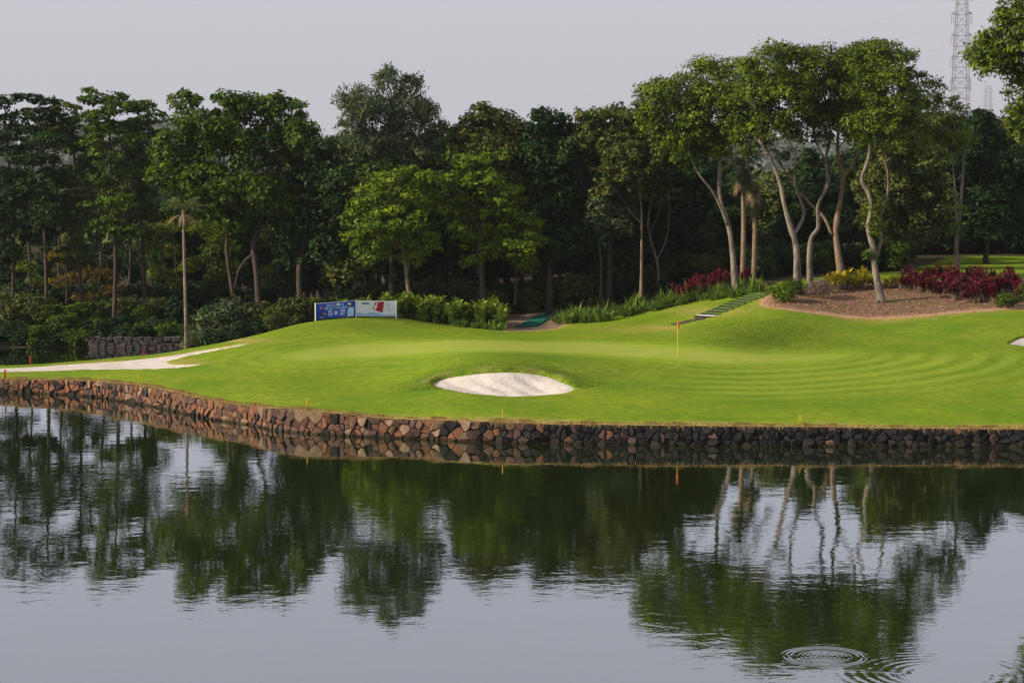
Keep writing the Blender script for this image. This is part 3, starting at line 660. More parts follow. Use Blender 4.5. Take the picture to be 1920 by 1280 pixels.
tree('shade_tree', 'pale tree with a Y shaped fork beside the clipped green bush above the steps', 141.5, 1496,
     [(.34, [(1497, 530, 0), (1492, 470, 0), (1486, 430, 0), (1474, 385, -.2), (1466, 345, -.2), (1448, 300, -.3), (1424, 262, -.4)]),
      (.20, [(1488, 440, 0), (1504, 405, .3), (1503, 375, .4), (1489, 335, .3), (1488, 290, .2), (1472, 240, .2)]), (.13, [(1487, 300, .2), (1498, 262, 0), (1508, 220, 0)])],
     [(1440, 130, 50, 42), (1412, 195, 46, 42), (1468, 185, 56, 46), (1500, 122, 46, 36), (1448, 240, 42, 28), (1405, 262, 34, 22), (1385, 245, 30, 28), (1465, 105, 36, 24), (1430, 165, 50, 42), (1478, 232, 34, 30), (1425, 230, 44, 32), (1500, 165, 44, 38), (1396, 290, 18, 16), (1438, 278, 20, 14), (1500, 255, 18, 14)], L_GLOSS, M_BARK_PALE, aspect=.42, size=.25, dens=88)
tree('shade_tree', 'slender pale tree with wavy trunk, second behind the yellow leaved plants', 143.5, 1522,
     [(.25, [(1522, 515, 0), (1520, 455, 0), (1532, 425, 0), (1536, 385, 0), (1551, 350, .1), (1551, 310, .1), (1556, 265, .1), (1556, 220, 0)]), (.12, [(1540, 372, 0), (1549, 335, .5), (1546, 300, .5), (1528, 262, .5), (1525, 225, .5)])],
     [(1545, 122, 52, 36), (1535, 178, 50, 46), (1570, 225, 30, 30), (1522, 232, 30, 28), (1580, 170, 46, 42), (1512, 190, 36, 36), (1550, 225, 36, 26), (1540, 262, 22, 18)], L_GLOSS, M_BARK_PALE, aspect=.42, size=.25, dens=88)
tree('shade_tree', 'grey barked tree forking wide behind the yellow leaved plants', 146, 1580,
     [(.33, [(1580, 505, 0), (1568, 450, 0), (1567, 415, 0), (1577, 365, 0), (1581, 325, 0), (1572, 290, 0), (1574, 235, 0)]), (.17, [(1580, 335, 0), (1598, 305, -.2), (1614, 268, -.3), (1616, 225, -.3)]), (.18, [(1562, 440, 0), (1545, 408, .2), (1522, 385, .4), (1490, 352, .5), (1460, 300, .6)])],
     [(1592, 125, 46, 40), (1610, 195, 50, 44), (1600, 150, 50, 42), (1625, 110, 42, 32), (1590, 220, 40, 30), (1635, 215, 36, 30), (1600, 262, 16, 14), (1470, 292, 14, 10)], L_GLOSS, M_BARK_MID, aspect=.42, size=.25, dens=88)
tree('shade_tree', 'leaning pale tree with twin stems standing alone in the bare mulch bed', 138.8, 1651,
     [(.32, [(1652, 566, 0), (1645, 530, 0), (1641, 490, 0), (1637, 470, 0), (1630, 430, -.1), (1631, 400, -.1), (1628, 360, -.1), (1618, 330, -.1), (1630, 290, 0), (1636, 235, 0), (1632, 195, 0)]),
      (.19, [(1641, 490, 0), (1650, 450, .2), (1647, 415, .2), (1661, 380, .2), (1663, 330, .2), (1655, 280, .1), (1652, 225, 0)]),
      (.10, [(1648, 563, -.2), (1640, 570, -.8), (1630, 581, -1.3), (1624, 587, -1.6)])],
     [(1640, 122, 48, 38), (1682, 122, 38, 40), (1655, 175, 60, 42), (1620, 235, 38, 26), (1690, 205, 42, 40), (1712, 160, 26, 34), (1652, 245, 42, 26), (1645, 95, 32, 20), (1690, 245, 36, 26), (1665, 215, 50, 34), (1610, 265, 22, 18), (1720, 215, 26, 34), (1682, 275, 26, 16), (1715, 285, 24, 20),
      (1638, 395, 15, 24, 0), (1636, 430, 16, 18, 0), (1641, 365, 9, 12, 0), (1632, 482, 13, 7, -.2), (1622, 475, 9, 5, -.4)], L_GLOSS, M_BARK_PALE, aspect=.42, size=.25, dens=88, lobe=(.28, 1.0))
tree('shade_tree', 'straight slim pale tree rising out of the crimson leaved hedge', 150, 1795,
     [(.24, [(1795, 525, 0), (1794, 450, 0), (1800, 420, 0), (1804, 370, 0), (1803, 300, 0), (1796, 240, 0)]), (.13, [(1796, 440, 0), (1793, 400, .1), (1790, 340, .1), (1783, 260, .1)])],
     [(1745, 170, 26, 26), (1738, 215, 38, 34), (1778, 245, 32, 26), (1800, 215, 18, 18), (1785, 192, 16, 14), (1765, 275, 44, 26), (1810, 262, 22, 20), (1720, 260, 36, 30), (1792, 432, 10, 14, -.2), (1778, 440, 8, 7, -.2), (1800, 395, 8, 8, 0)], L_GLOSS, M_BARK_PALE, aspect=.42, size=.25, dens=64)
tree('overhanging_tree', 'near tree at the right edge whose leafy boughs hang in from outside', 112, 2030,
     [(.35, [(2035, 640, 0), (2025, 450, 0), (2000, 250, 0), (1960, 120, 0)]), (.12, [(1985, 200, 0), (1930, 150, 0), (1880, 110, 0)])],
     [(1905, 40, 40, 42), (1875, 85, 36, 30), (1838, 108, 24, 18), (1920, 100, 40, 46), (1862, 125, 20, 18), (1918, 170, 30, 44), (1905, 215, 30, 16), (1925, 235, 34, 34), (1960, 60, 60, 70), (1970, 180, 60, 80), (1845, 132, 12, 12), (1828, 100, 16, 14), (1850, 72, 20, 16), (1878, 48, 24, 20), (1850, 105, 30, 26), (1890, 110, 36, 34), (1900, 140, 24, 24), (1985, 290, 50, 60)], L_GLOSS, M_BARK_DARK, size=.26, aspect=.45, dens=80)
# --- centre
tree('feathery_tree', 'bright green spreading tree right behind the white banner', 147.5, 770,
     [(.24, [(772, 596, 0), (766, 540, 0), (760, 500, 0), (752, 455, 0), (742, 405, 0)]), (.12, [(763, 520, 0), (768, 470, .3), (778, 410, .3)]), (.09, [(756, 470, 0), (725, 430, -.4), (695, 405, -.5)])],
     [(775, 330, 46, 18), (735, 345, 50, 22), (700, 378, 44, 26), (768, 375, 56, 30), (678, 412, 36, 22), (735, 415, 62, 32), (800, 405, 34, 34), (662, 446, 26, 14), (700, 462, 40, 22), (788, 455, 38, 24), (745, 470, 36, 20), (690, 488, 18, 10), (770, 490, 26, 14)],
     L_BRIGHT, M_BARK_MID, size=.30, dens=75, aspect=.45, lobe=(.4, .75), flat=.55)
tree('feathery_tree', 'green loose crowned tree with two dark stems left of the dirt path', 148.5, 903,
     [(.19, [(905, 590, 0), (902, 530, 0), (898, 470, 0), (905, 400, 0), (915, 350, 0)]), (.17, [(966, 575, .8), (968, 520, .8), (966, 470, .8), (955, 420, .5)]), (.08, [(903, 440, 0), (880, 400, -.3), (868, 360, -.4)])],
     [(880, 308, 36, 18), (925, 298, 34, 16), (855, 342, 28, 22), (908, 342, 46, 26), (948, 372, 44, 30), (866, 392, 36, 26), (925, 405, 52, 32), (982, 420, 38, 30), (860, 432, 26, 20), (905, 455, 48, 24), (965, 470, 44, 26), (1005, 455, 24, 18), (985, 500, 26, 12), (880, 490, 26, 12)],
     L_BRIGHT, M_BARK_DARK, size=.30, dens=66, aspect=.45, lobe=(.4, .75), flat=.55)
tree('tall_wispy_tree', 'tall wispy grey green tree, highest crown in the middle of the wood', 150.5, 735,
     [(.30, [(735, 590, 0), (735, 480, 0), (738, 380, 0), (740, 290, 0), (735, 200, 0)]), (.15, [(738, 400, 0), (700, 320, 0), (680, 240, 0)]), (.15, [(738, 390, 0), (775, 310, 0), (790, 230, 0)])],
     [(690, 200, 42, 32), (728, 158, 28, 24), (768, 165, 26, 26), (660, 240, 28, 28), (715, 225, 50, 40), (795, 230, 30, 34), (765, 225, 42, 46), (690, 285, 42, 32), (648, 288, 24, 24), (815, 270, 24, 30), (740, 280, 60, 40), (790, 300, 36, 30), (835, 240, 10, 14), (645, 195, 18, 22), (725, 140, 12, 14)],
     L_GREY, M_BARK_DARK, size=.42, aspect=.20, dens=62, droop=.9, lobe=(.45, 1.0), flat=1.0, spill=1.6)
tree('broad_dark_tree', 'big dark domed tree with bright left shoulder, behind the slim palm', 151.5, 480,
     [(.34, [(490, 560, 0), (482, 500, 0), (476, 455, 0), (490, 395, 0), (480, 330, 0)]), (.26, [(440, 560, .6), (428, 470, .6), (430, 410, .5), (420, 350, .4)]), (.16, [(478, 470, 0), (452, 500, -.1), (440, 540, -.2)]), (.18, [(480, 440, 0), (530, 380, 0), (550, 320, 0)])],
     [(345, 192, 30, 24), (425, 190, 34, 16), (395, 240, 66, 36), (470, 215, 60, 32), (530, 215, 44, 30), (565, 260, 32, 40), (325, 280, 44, 36), (400, 290, 70, 40), (480, 280, 70, 44), (545, 320, 48, 44), (315, 335, 36, 34), (385, 355, 62, 40), (470, 360, 66, 44), (550, 390, 40, 40), (350, 385, 44, 24), (425, 410, 50, 24), (520, 190, 22, 12)],
     L_MID, M_BARK_DARK, size=.34, dens=62, lobe=(.5, 1.0))
tree('broad_dark_tree', 'dark tree on two stout stems directly left of the blue banner', 151, 568,
     [(.36, [(568, 590, 0), (562, 520, 0), (566, 450, 0), (575, 380, 0), (585, 320, 0)]), (.2, [(564, 470, 0), (600, 420, 0), (625, 350, 0)])],
     [(612, 290, 34, 30), (585, 340, 44, 40), (635, 350, 42, 44), (600, 410, 50, 44), (650, 420, 34, 40), (570, 470, 40, 40), (625, 470, 44, 36), (540, 440, 30, 36)],
     L_DEEP, M_BARK_DARK, size=.34, dens=62)
tree('grey_leaved_tree', 'small grey green tree on a thin trunk where the lily border begins', 150.5, 1128,
     [(.17, [(1130, 566, 0), (1128, 500, 0), (1122, 440, 0), (1128, 395, 0)]), (.07, [(1124, 440, 0), (1150, 420, 0), (1170, 395, 0)])],
     [(1128, 385, 28, 24), (1160, 395, 34, 28), (1120, 415, 24, 18), (1175, 420, 26, 22), (1145, 425, 34, 16), (1122, 352, 24, 24)], L_GREY, M_BARK_DARK, size=.32, dens=60)
tree('grey_leaved_tree', 'olive crowned tree with straight tan trunk at the lily border', 149.5, 1204,
     [(.18, [(1205, 560, 0), (1203, 500, 0), (1204, 440, 0), (1200, 390, 0), (1195, 330, 0)]), (.07, [(1203, 420, 0), (1185, 400, -.3), (1165, 370, -.4)])],
     [(1155, 300, 34, 24), (1185, 285, 26, 20), (1145, 335, 32, 24), (1185, 330, 40, 26), (1222, 300, 22, 26), (1220, 340, 26, 24), (1190, 360, 36, 18), (1135, 360, 22, 16)], L_OLIVE, M_BARK_MID, size=.32, dens=60)
tree('multi_stem_tree', 'thin multi stemmed grey tree right of the straight tan trunk', 151.5, 1232,
     [(.14, [(1234, 560, 0), (1232, 500, 0), (1222, 460, 0), (1214, 420, 0), (1222, 370, 0), (1228, 320, 0)]), (.07, [(1230, 490, 0), (1248, 450, 0), (1255, 400, 0), (1250, 340, 0)]), (.06, [(1218, 440, 0), (1238, 390, 0), (1240, 330, 0)])],
     [(1240, 300, 30, 24), (1262, 330, 24, 22), (1268, 290, 24, 28)], L_DEEP, M_BARK_PALE, size=.3, dens=55)
# --- back row, centre to right
BACK = 'trees closing the back of the wood'
tree('back_tree', 'rounded olive topped tree just right of the tall wispy tree', 151.5, 905, [(.3, [(905, 580, 0), (905, 420, 0), (908, 260, 0)])],
     [(900, 225, 40, 26), (880, 260, 36, 30), (930, 240, 40, 34), (960, 265, 34, 36), (910, 290, 60, 34), (965, 320, 40, 40), (880, 330, 40, 40), (930, 370, 50, 50)], L_OLIVE, M_BARK_DARK, group=BACK, size=.34)
tree('back_tree', 'dark blue green tree with small twin peaks at the centre of the skyline', 151.5, 1030, [(.3, [(1030, 570, 0), (1030, 420, 0), (1028, 270, 0)])],
     [(1010, 225, 26, 22), (1042, 232, 26, 22), (1025, 265, 46, 34), (1060, 275, 34, 36), (1000, 310, 44, 44), (1050, 330, 50, 46), (1020, 390, 60, 50), (1080, 390, 40, 50), (1060, 450, 50, 40)], L_DEEP, M_BARK_DARK, group=BACK, size=.36)
tree('back_tree', 'pale olive low domed tree on the skyline left of the grove', 152, 1140, [(.3, [(1140, 560, 0), (1140, 420, 0), (1140, 260, 0)])],
     [(1110, 222, 34, 18), (1150, 225, 36, 22), (1185, 240, 34, 30), (1100, 262, 40, 30), (1150, 275, 50, 36), (1200, 285, 40, 40), (1105, 320, 44, 40), (1170, 340, 50, 40), (1230, 330, 40, 50)], L_OLIVE, M_BARK_DARK, group=BACK, size=.36)
tree('back_tree', 'dark rounded tree at far right below the power pylon', 168, 1850, [(.3, [(1850, 520, 0), (1850, 420, 0), (1846, 280, 0)])],
     [(1835, 232, 32, 24), (1862, 262, 34, 30), (1815, 285, 44, 34), (1850, 320, 56, 44), (1900, 330, 44, 50), (1830, 390, 60, 50), (1895, 410, 50, 50), (1770, 330, 46, 46), (1780, 410, 44, 50)], L_DEEP, M_BARK_DARK, group=BACK, size=.36)
tree('back_tree', 'dull green tree filling the gap behind the leaning twin stemmed tree', 158, 1700, [(.28, [(1700, 530, 0), (1700, 430, 0), (1702, 320, 0)])],
     [(1650, 300, 26, 34), (1690, 300, 40, 36), (1735, 310, 44, 40), (1625, 340, 26, 34), (1680, 360, 50, 40), (1740, 380, 50, 50), (1640, 400, 34, 40), (1700, 430, 56, 44)], L_OLIVE, M_BARK_DARK, group=BACK, size=.34)
tree('back_tree', 'low dark bushy tree seen between the pale forked trunks', 164, 1525, [(.22, [(1525, 530, 0), (1525, 440, 0), (1523, 350, 0)])],
     [(1520, 300, 22, 20), (1525, 335, 36, 28), (1500, 365, 34, 30), (1550, 370, 34, 30), (1525, 410, 50, 36), (1570, 420, 40, 40), (1480, 430, 40, 40)], L_DEEP, M_BARK_DARK, group=BACK, size=.34)

# --- left hand tall layered trees
LEFT = 'tall layered trees on the far left bank'
def layered(label, Y, u, pts, blobs, leaf=L_MID, r=.24, **kw):
    for k in range(9):
        v = random.uniform(225, 420); q = random.uniform(-1, 1); blobs = blobs + [(u + q * 52 - 6, v + abs(q) * 6, random.uniform(14, 26), random.uniform(7, 13))]
    tree('layered_tree', label, Y, u, [(r, pts)], blobs, leaf, M_BARK_DARK, group=LEFT, size=.30, dens=58, flat=.5, lobe=(.35, .8), twigs=26, tw_r=.045, **kw)
layered('tall layered tree cut by the left edge of the picture', 160, 20, [(24, 640, 0), (24, 480, 0), (18, 330, 0), (12, 220, 0)],
        [(5, 195, 26, 14), (20, 225, 34, 16), (-5, 262, 34, 16), (22, 285, 26, 12), (0, 330, 34, 22), (20, 375, 30, 18), (-10, 410, 40, 30), (28, 440, 42, 24), (10, 480, 40, 24)], L_DEEP)
layered('second tall layered tree from the left edge, flat wide top', 159, 86, [(88, 640, 0), (86, 480, 0), (78, 330, 0), (72, 205, 0)],
        [(48, 185, 34, 8), (86, 192, 30, 8), (72, 215, 46, 12), (110, 228, 26, 14), (45, 250, 30, 14), (92, 262, 40, 13), (60, 300, 34, 14), (98, 330, 34, 18), (62, 365, 34, 20), (96, 400, 34, 20), (70, 440, 36, 18)], L_DEEP)
layered('third tall layered tree from the left edge, narrow and ragged', 161, 150, [(157, 630, 0), (150, 480, 0), (142, 350, 0), (136, 230, 0)],
        [(125, 205, 28, 11), (148, 228, 34, 15), (118, 250, 26, 12), (150, 268, 30, 10), (160, 320, 24, 12), (118, 335, 26, 14), (145, 375, 36, 18), (118, 420, 32, 22), (160, 440, 34, 20), (135, 480, 36, 18)])
layered('fourth tall layered tree from the left edge, tallest umbrella top of the row', 158, 212, [(216, 625, 0), (212, 480, 0), (208, 340, 0), (202, 200, 0)],
        [(166, 172, 16, 8), (182, 188, 36, 11), (218, 182, 20, 9), (222, 204, 44, 13), (184, 218, 34, 12), (214, 240, 46, 13), (250, 200, 24, 9), (205, 300, 32, 18), (232, 325, 30, 20), (190, 345, 28, 18), (220, 380, 40, 22), (200, 425, 32, 20), (240, 440, 28, 16)])
layered('fifth tall layered tree from the left edge, beside the big domed tree', 162, 268, [(272, 640, 0), (268, 480, 0), (262, 340, 0), (262, 210, 0)],
        [(262, 198, 34, 10), (290, 218, 26, 14), (255, 236, 34, 14), (282, 262, 30, 14), (250, 300, 24, 20), (275, 330, 28, 22), (258, 380, 30, 20), (288, 400, 30, 18), (265, 440, 28, 16)])
for k_, (u, Y) in enumerate(((50, 176), (105, 180), (182, 178), (240, 182))):
    layered('slighter layered tree in the row behind, %s' % ('second from the left edge', 'between the second and third front trees', 'between the third and fourth front trees', 'between the fourth and fifth front trees', 'just left of the big domed tree', 'at the left edge')[k_], Y, u,
            [(u, 640, 0), (u + 4, 470, 0), (u - 3, 330, 0), (u, 245, 0)], [(u, 245, 30, 10), (u + 14, 275, 30, 12), (u - 16, 300, 26, 12)], random.choice([L_DEEP, L_MID]), r=.2)
UND = 'thin young trees with thinning yellow leaves on the left bank'
for i, (u, Y, pts, bl, lm) in enumerate([
    (125, 163, [(126, 640, 0), (124, 540, 0), (120, 470, 0)], [(120, 480, 34, 14), (140, 520, 28, 12), (105, 530, 22, 10), (150, 560, 16, 8)], L_AUTUMN),
    (60, 165, [(58, 640, 0), (62, 560, 0), (50, 490, 0)], [(45, 500, 30, 12), (70, 530, 26, 10), (35, 560, 20, 10)], L_LIME),
    (190, 164, [(178, 630, 0), (184, 560, 0), (190, 500, 0)], [(185, 515, 36, 14), (210, 545, 26, 12), (165, 560, 20, 10), (200, 575, 20, 9)], L_AUTUMN),
    (300, 164, [(296, 640, 0), (300, 540, 0), (305, 440, 0)], [(305, 430, 30, 14), (285, 465, 22, 12), (325, 470, 26, 12), (300, 510, 26, 12), (330, 530, 22, 12)], L_LIME),
    (400, 165, [(398, 620, 0), (395, 520, 0), (385, 420, 0)], [(385, 430, 34, 16), (415, 460, 30, 14), (375, 490, 26, 12), (410, 520, 26, 14), (435, 500, 22, 12)], L_LIME),
    (345, 166, [(334, 640, 0), (332, 540, 0), (325, 430, 0)], [(330, 420, 26, 14), (350, 500, 22, 12), (345, 560, 18, 10), (322, 575, 16, 8)], L_LIME),
    (520, 164, [(528, 600, 0), (524, 520, 0), (522, 440, 0)], [(520, 450, 34, 22), (545, 500, 30, 20), (505, 520, 26, 20)], L_LIME)]):
    tree('young_tree', ['thin young tree with orange tinged leaves between the third and second layered trees', 'thin lime leaved young tree nearest the left edge',
         'rusty leaved young tree in front of the fourth layered tree', 'thin lime leaved young tree left of the slim palm trunk', 'thin lime leaved young tree under the big domed tree',
         'very thin young tree close behind the slim palm trunk', 'thin lime leaved young tree between the two dark trees'][i], Y, u, [(.11, pts)], bl, lm, M_BARK_DARK, group=UND, size=.26, dens=40, flat=.6, lobe=(.3, .6), twigs=16, tw_r=.03)

# --- the dense wood behind: a few crowns shared by many trees
def generic_tree(kind, leaf):
    root = empty('woodland_tree'); tag(root, 'x', 'tree')
    h = 12.5; mb = MB(); sp = spline([(0, 0, -.2), (.15, .1, 3), (-.2, 0, 6), (.1, 0, 10)], 5); mb.tube(sp, np.linspace(.26, .08, len(sp)), 8, wob=.06)
    for k in range(8):
        a = random.uniform(0, 6.28); z = random.uniform(3.5, 8); mb.tube([(0, 0, z), (math.cos(a) * 1.2, math.sin(a) * 1.2, z + 1), (math.cos(a) * 2.4, math.sin(a) * 2.4, z + 2.1)], [.09, .06, .03], 5)
    mb.build('trunk', M_BARK_DARK, root, True)
    bl = [(random.uniform(-.6, .6), random.uniform(-.6, .6), h - 1.6, 1.7, 1.7, 1.5)]
    for k in range(13 + kind):
        a = random.uniform(0, 6.28); z = random.uniform(3.2, h - 1.8); rr = 2.5 * math.sin(math.pi * min(1, (z - 1.0) / (h - .5))) ** .6
        bl.append((math.cos(a) * rr * random.uniform(.3, .9), math.sin(a) * rr * random.uniform(.3, .9), z, random.uniform(1.2, 1.9), random.uniform(1.2, 1.9), random.uniform(.9, 1.4)))
    mobj('crown', leaf_mesh('crown', bl, leaf, dens=34, size=.46, aspect=.5, lobe=(.5, 1.0)), root)
    return root
def copy_tree(o, loc, rz, sc, label, group):
    c = o.copy(); c.location = Vector(loc); c.rotation_euler = (0, 0, rz); c.scale = sc; COL.objects.link(c); tag(c, label, group=group)
    for ch in o.children:
        d = ch.copy(); d.parent = c; COL.objects.link(d)
    return c
def place_of(u):
    P_ = ((20, 'at the left edge'), (75, 'seen past the first layered tree'), (130, 'seen past the second layered tree'), (185, 'seen past the third layered tree'), (240, 'seen past the fourth layered tree'), (290, 'seen past the fifth layered tree'), (340, 'beyond the slim palm'), (430, 'behind the left part of the big domed tree'), (520, 'behind the right part of the big domed tree'), (595, 'left of the blue banner'), (668, 'above the blue banner'), (745, 'above the white banner'), (830, 'behind the bright spreading tree'),
          (890, 'between the two bright trees'), (960, 'behind the loose crowned tree'), (1045, 'above the dirt path'), (1110, 'above the start of the lily border'), (1180, 'between the two grey leaved trees'), (1260, 'behind the multi stemmed tree'), (1345, 'left of the pale grove'),
          (1420, 'behind the fan palms'), (1500, 'behind the Y forked tree'), (1570, 'behind the yellow plants'), (1640, 'left of the leaning tree'), (1720, 'right of the leaning tree'), (1800, 'behind the slim hedge tree'), (1870, 'above the crimson hedge'), (9999, 'at the right edge'))
    return next(t for q, t in P_ if u < q)
GEN = [generic_tree(0, L_DEEP), generic_tree(1, L_DEEP), generic_tree(2, L_OLIVE), generic_tree(3, L_MID)]
used = set()
WOOD = []
for u in range(585, 1320, 44): WOOD.append((u + random.uniform(-14, 14), 160 + random.uniform(-3, 3), random.uniform(.72, .92)))
for u in range(600, 1340, 40): WOOD.append((u + random.uniform(-14, 14), 175 + random.uniform(-3, 4), random.uniform(.95, 1.12)))
for u in range(560, 2000, 46): WOOD.append((u + random.uniform(-14, 14), 192 + random.uniform(-4, 4), random.uniform(.90, 1.02) if u < 1310 else random.uniform(.56, .72) if u < 1620 else random.uniform(.85, 1.0)))
for u in range(1325, 1640, 30): WOOD.append((u + random.uniform(-10, 10), 168 + random.uniform(-3, 3), random.uniform(.52, .66)))
for u in range(1640, 2340, 40): WOOD.append((u + random.uniform(-12, 12), 184 + random.uniform(-2.5, 4), random.uniform(.80, .98)))
for u in range(-60, 600, 22): WOOD.append((u + random.uniform(-7, 7), 192 + random.uniform(-12, 14), random.uniform(.30, .50)))
for u in range(-60, 345, 15): WOOD.append((u + random.uniform(-6, 6), 250 + random.uniform(-14, 30), random.uniform(.50, .78)))
for u in range(310, 590, 46): WOOD.append((u + random.uniform(-12, 12), 176 + random.uniform(-4, 5), random.uniform(.62, .86)))
for k, (u, Y, s) in enumerate(WOOD):
    g = at(u, Y); i = random.choice([0, 0, 1, 1, 2, 3]); lab = '%s woodland tree %s, %s' % ('tall' if s > .9 else 'middling' if s > .6 else 'low', place_of(u), 'far beyond the left pond' if Y > 230 else 'front row' if Y < 166 else 'middle row' if Y < 181 else 'back row')
    if i not in used:
        used.add(i); o = GEN[i]; o.location = Vector(g); o.scale = (s * 1.05, s * 1.05, s); o.rotation_euler = (0, 0, random.uniform(0, 6)); tag(o, lab, group='packed woodland trees')
    else: copy_tree(GEN[i], g, random.uniform(0, 6.28), (s * random.uniform(.95, 1.25), s * random.uniform(.95, 1.25), s), lab, 'packed woodland trees')
# ------------------------------------------------------------------ shrubs
def shrub_mesh(nm, leaf, r, h, n, dens, size, **kw):
    bl = [(0, 0, h * .5, r * .7, r * .7, h * .5)]
    for k in range(n):
        a = random.uniform(0, 6.28); q = random.uniform(.3, .75) * r; bl.append((math.cos(a) * q, math.sin(a) * q, random.uniform(.25, .72) * h, r * random.uniform(.35, .55), r * random.uniform(.35, .55), h * random.uniform(.24, .38)))
    return leaf_mesh(nm, bl, leaf, dens=dens, size=size, lobe=(.22, .5), **kw)
SH = {'dark': [shrub_mesh('shrub_foliage', L_DEEP, 1.3, 1.7, 7, 80, .24) for _ in range(3)], 'mid': [shrub_mesh('shrub_foliage', L_MID, 1.3, 1.8, 7, 85, .22) for _ in range(2)],
      'olive': [shrub_mesh('shrub_foliage', L_OLIVE, 1.4, 2.0, 8, 85, .22) for _ in range(2)], 'grey': [shrub_mesh('shrub_foliage', L_GREY, 1.4, 2.0, 8, 85, .22) for _ in range(2)]}
def shrub(kind, p, s, label, group=None, name='shrub', sz=None):
    o = bpy.data.objects.new(name, random.choice(SH[kind])); o.location = Vector(p); o.rotation_euler = (0, 0, random.uniform(0, 6.28)); o.scale = (s, s, sz or s * random.uniform(.85, 1.15))
    link(o); return tag(o, label, 'shrub', group)
for i in range(26):                                     # far left bank
    u = -40 + i * 15.5 + random.uniform(-5, 5); Y = random.uniform(152.3, 155.5); g = at(u, Y); g[2] = max(g[2], .1) - .3
    shrub(random.choice(['dark', 'dark', 'mid']), g, random.uniform(.7, 1.05), 'dark shrub overhanging the back pond, %s' % ('at the left edge' if u < 30 else 'below the second layered tree' if u < 110 else 'below the third layered tree' if u < 175 else 'on the left half of the grey stone bank' if u < 258 else 'on the right half of the grey stone bank'), 'shrubs along the back pond bank')
for i in range(22):
    u = 0 + i * 25; g = at(u + random.uniform(-8, 8), random.uniform(164, 172)); shrub('dark', g, random.uniform(1.0, 1.6), 'dark shrub deep under the left trees, ' + place_of(u), 'deep shade shrubs on the left')
for i in range(14):
    u = 10 + i * 24 + random.uniform(-8, 8); g = at(u, random.uniform(158, 161)); shrub(random.choice(['dark', 'mid', 'olive']), g, random.uniform(.8, 1.25), 'shrub under the tall trees, %s' % ('left edge' if u < 60 else 'at the second layered tree' if u < 120 else 'at the third layered tree' if u < 180 else 'at the fourth layered tree' if u < 240 else 'at the fifth layered tree' if u < 300 else 'near the slim palm'), 'shrubs under the left trees')
for u, Y, s, kd in ((372, 143.5, 1.0, 'olive'), (398, 145, 1.5, 'grey'), (430, 146, 1.7, 'grey'), (462, 147, 1.65, 'olive'), (495, 147.5, 1.35, 'grey'), (522, 146.5, 1.15, 'mid'), (546, 146.5, 1.05, 'olive'), (572, 147.5, .95, 'dark'), (455, 143, 1.0, 'dark'), (412, 142.5, .9, 'dark'), (490, 142.8, .8, 'dark'), (520, 142.6, .75, 'olive')):
    shrub(kd, at(u, Y) - (0, 0, .1), s, '%s leafy shrub, %s' % ({'olive': 'olive', 'grey': 'grey green', 'dark': 'dark', 'mid': 'fresh green'}[kd], 'close to the slim palm' if u < 420 else 'under the big domed tree' if u < 500 else 'nearest the blue banner') + (', low and in front' if Y < 144 else ''), 'big shrubs left of the blue banner')
for i in range(46):                                     # dark understorey through the wood
    u = 600 + i * 18.5 + random.uniform(-7, 7); Y = random.uniform(152.5, 159); g = at(u, Y)
    shrub(random.choice(['dark', 'dark', 'dark', 'mid', 'olive']), g, random.uniform(.75, 1.35), 'dark undergrowth shrub ' + place_of(u), 'undergrowth shrubs in the wood')
for i in range(34):
    u = 1340 + i * 13 + random.uniform(-5, 5); Y = random.uniform(156.5, 161) if u < 1690 else random.uniform(178.5, 182); g = at(u, Y)
    shrub(random.choice(['dark', 'dark', 'mid']), g, random.uniform(.9, 1.5), 'dark background shrub ' + place_of(u), 'shrubs behind the right hand grove')
for i in range(16):
    u = 1760 + i * 16; g = at(u, random.uniform(179, 182)); shrub('dark', g, random.uniform(1.3, 1.9), 'dark background shrub ' + place_of(u), 'shrubs behind the right hand grove')
def own_shrub(name, label, u, v, leaf, r, h, n, dens, size, Y=None, **kw):
    g = hit(u, v) if Y is None else at(u, Y); o = mobj(name, shrub_mesh('foliage', leaf, r, h, n, dens, size, **kw)); o.location = Vector(g); tag(o, label, 'shrub'); return o
own_shrub('clipped_bush', 'bright green bush at the top of the mat covered steps', 1466, 568, L_BRIGHT, .95, 1.35, 9, 130, .15)
own_shrub('clipped_bush', 'low green bush at the foot of the Y forked pale tree', 1492, 552, L_MID, .8, 1.0, 8, 120, .15)
own_shrub('twiggy_bush', 'grey brown leafless twiggy bush beside the Y forked tree', 1535, 560, L_TWIG, .95, 1.35, 9, 95, .20, aspect=.14)
own_shrub('clipped_bush', 'small dark round bush at the right front of the crimson hedge', 1884, 578, L_MID, .75, .95, 8, 130, .14)
own_shrub('clipped_bush', 'small bush half cut off by the right edge beside the crimson hedge', 1922, 565, L_MID, .7, 1.0, 8, 130, .14)

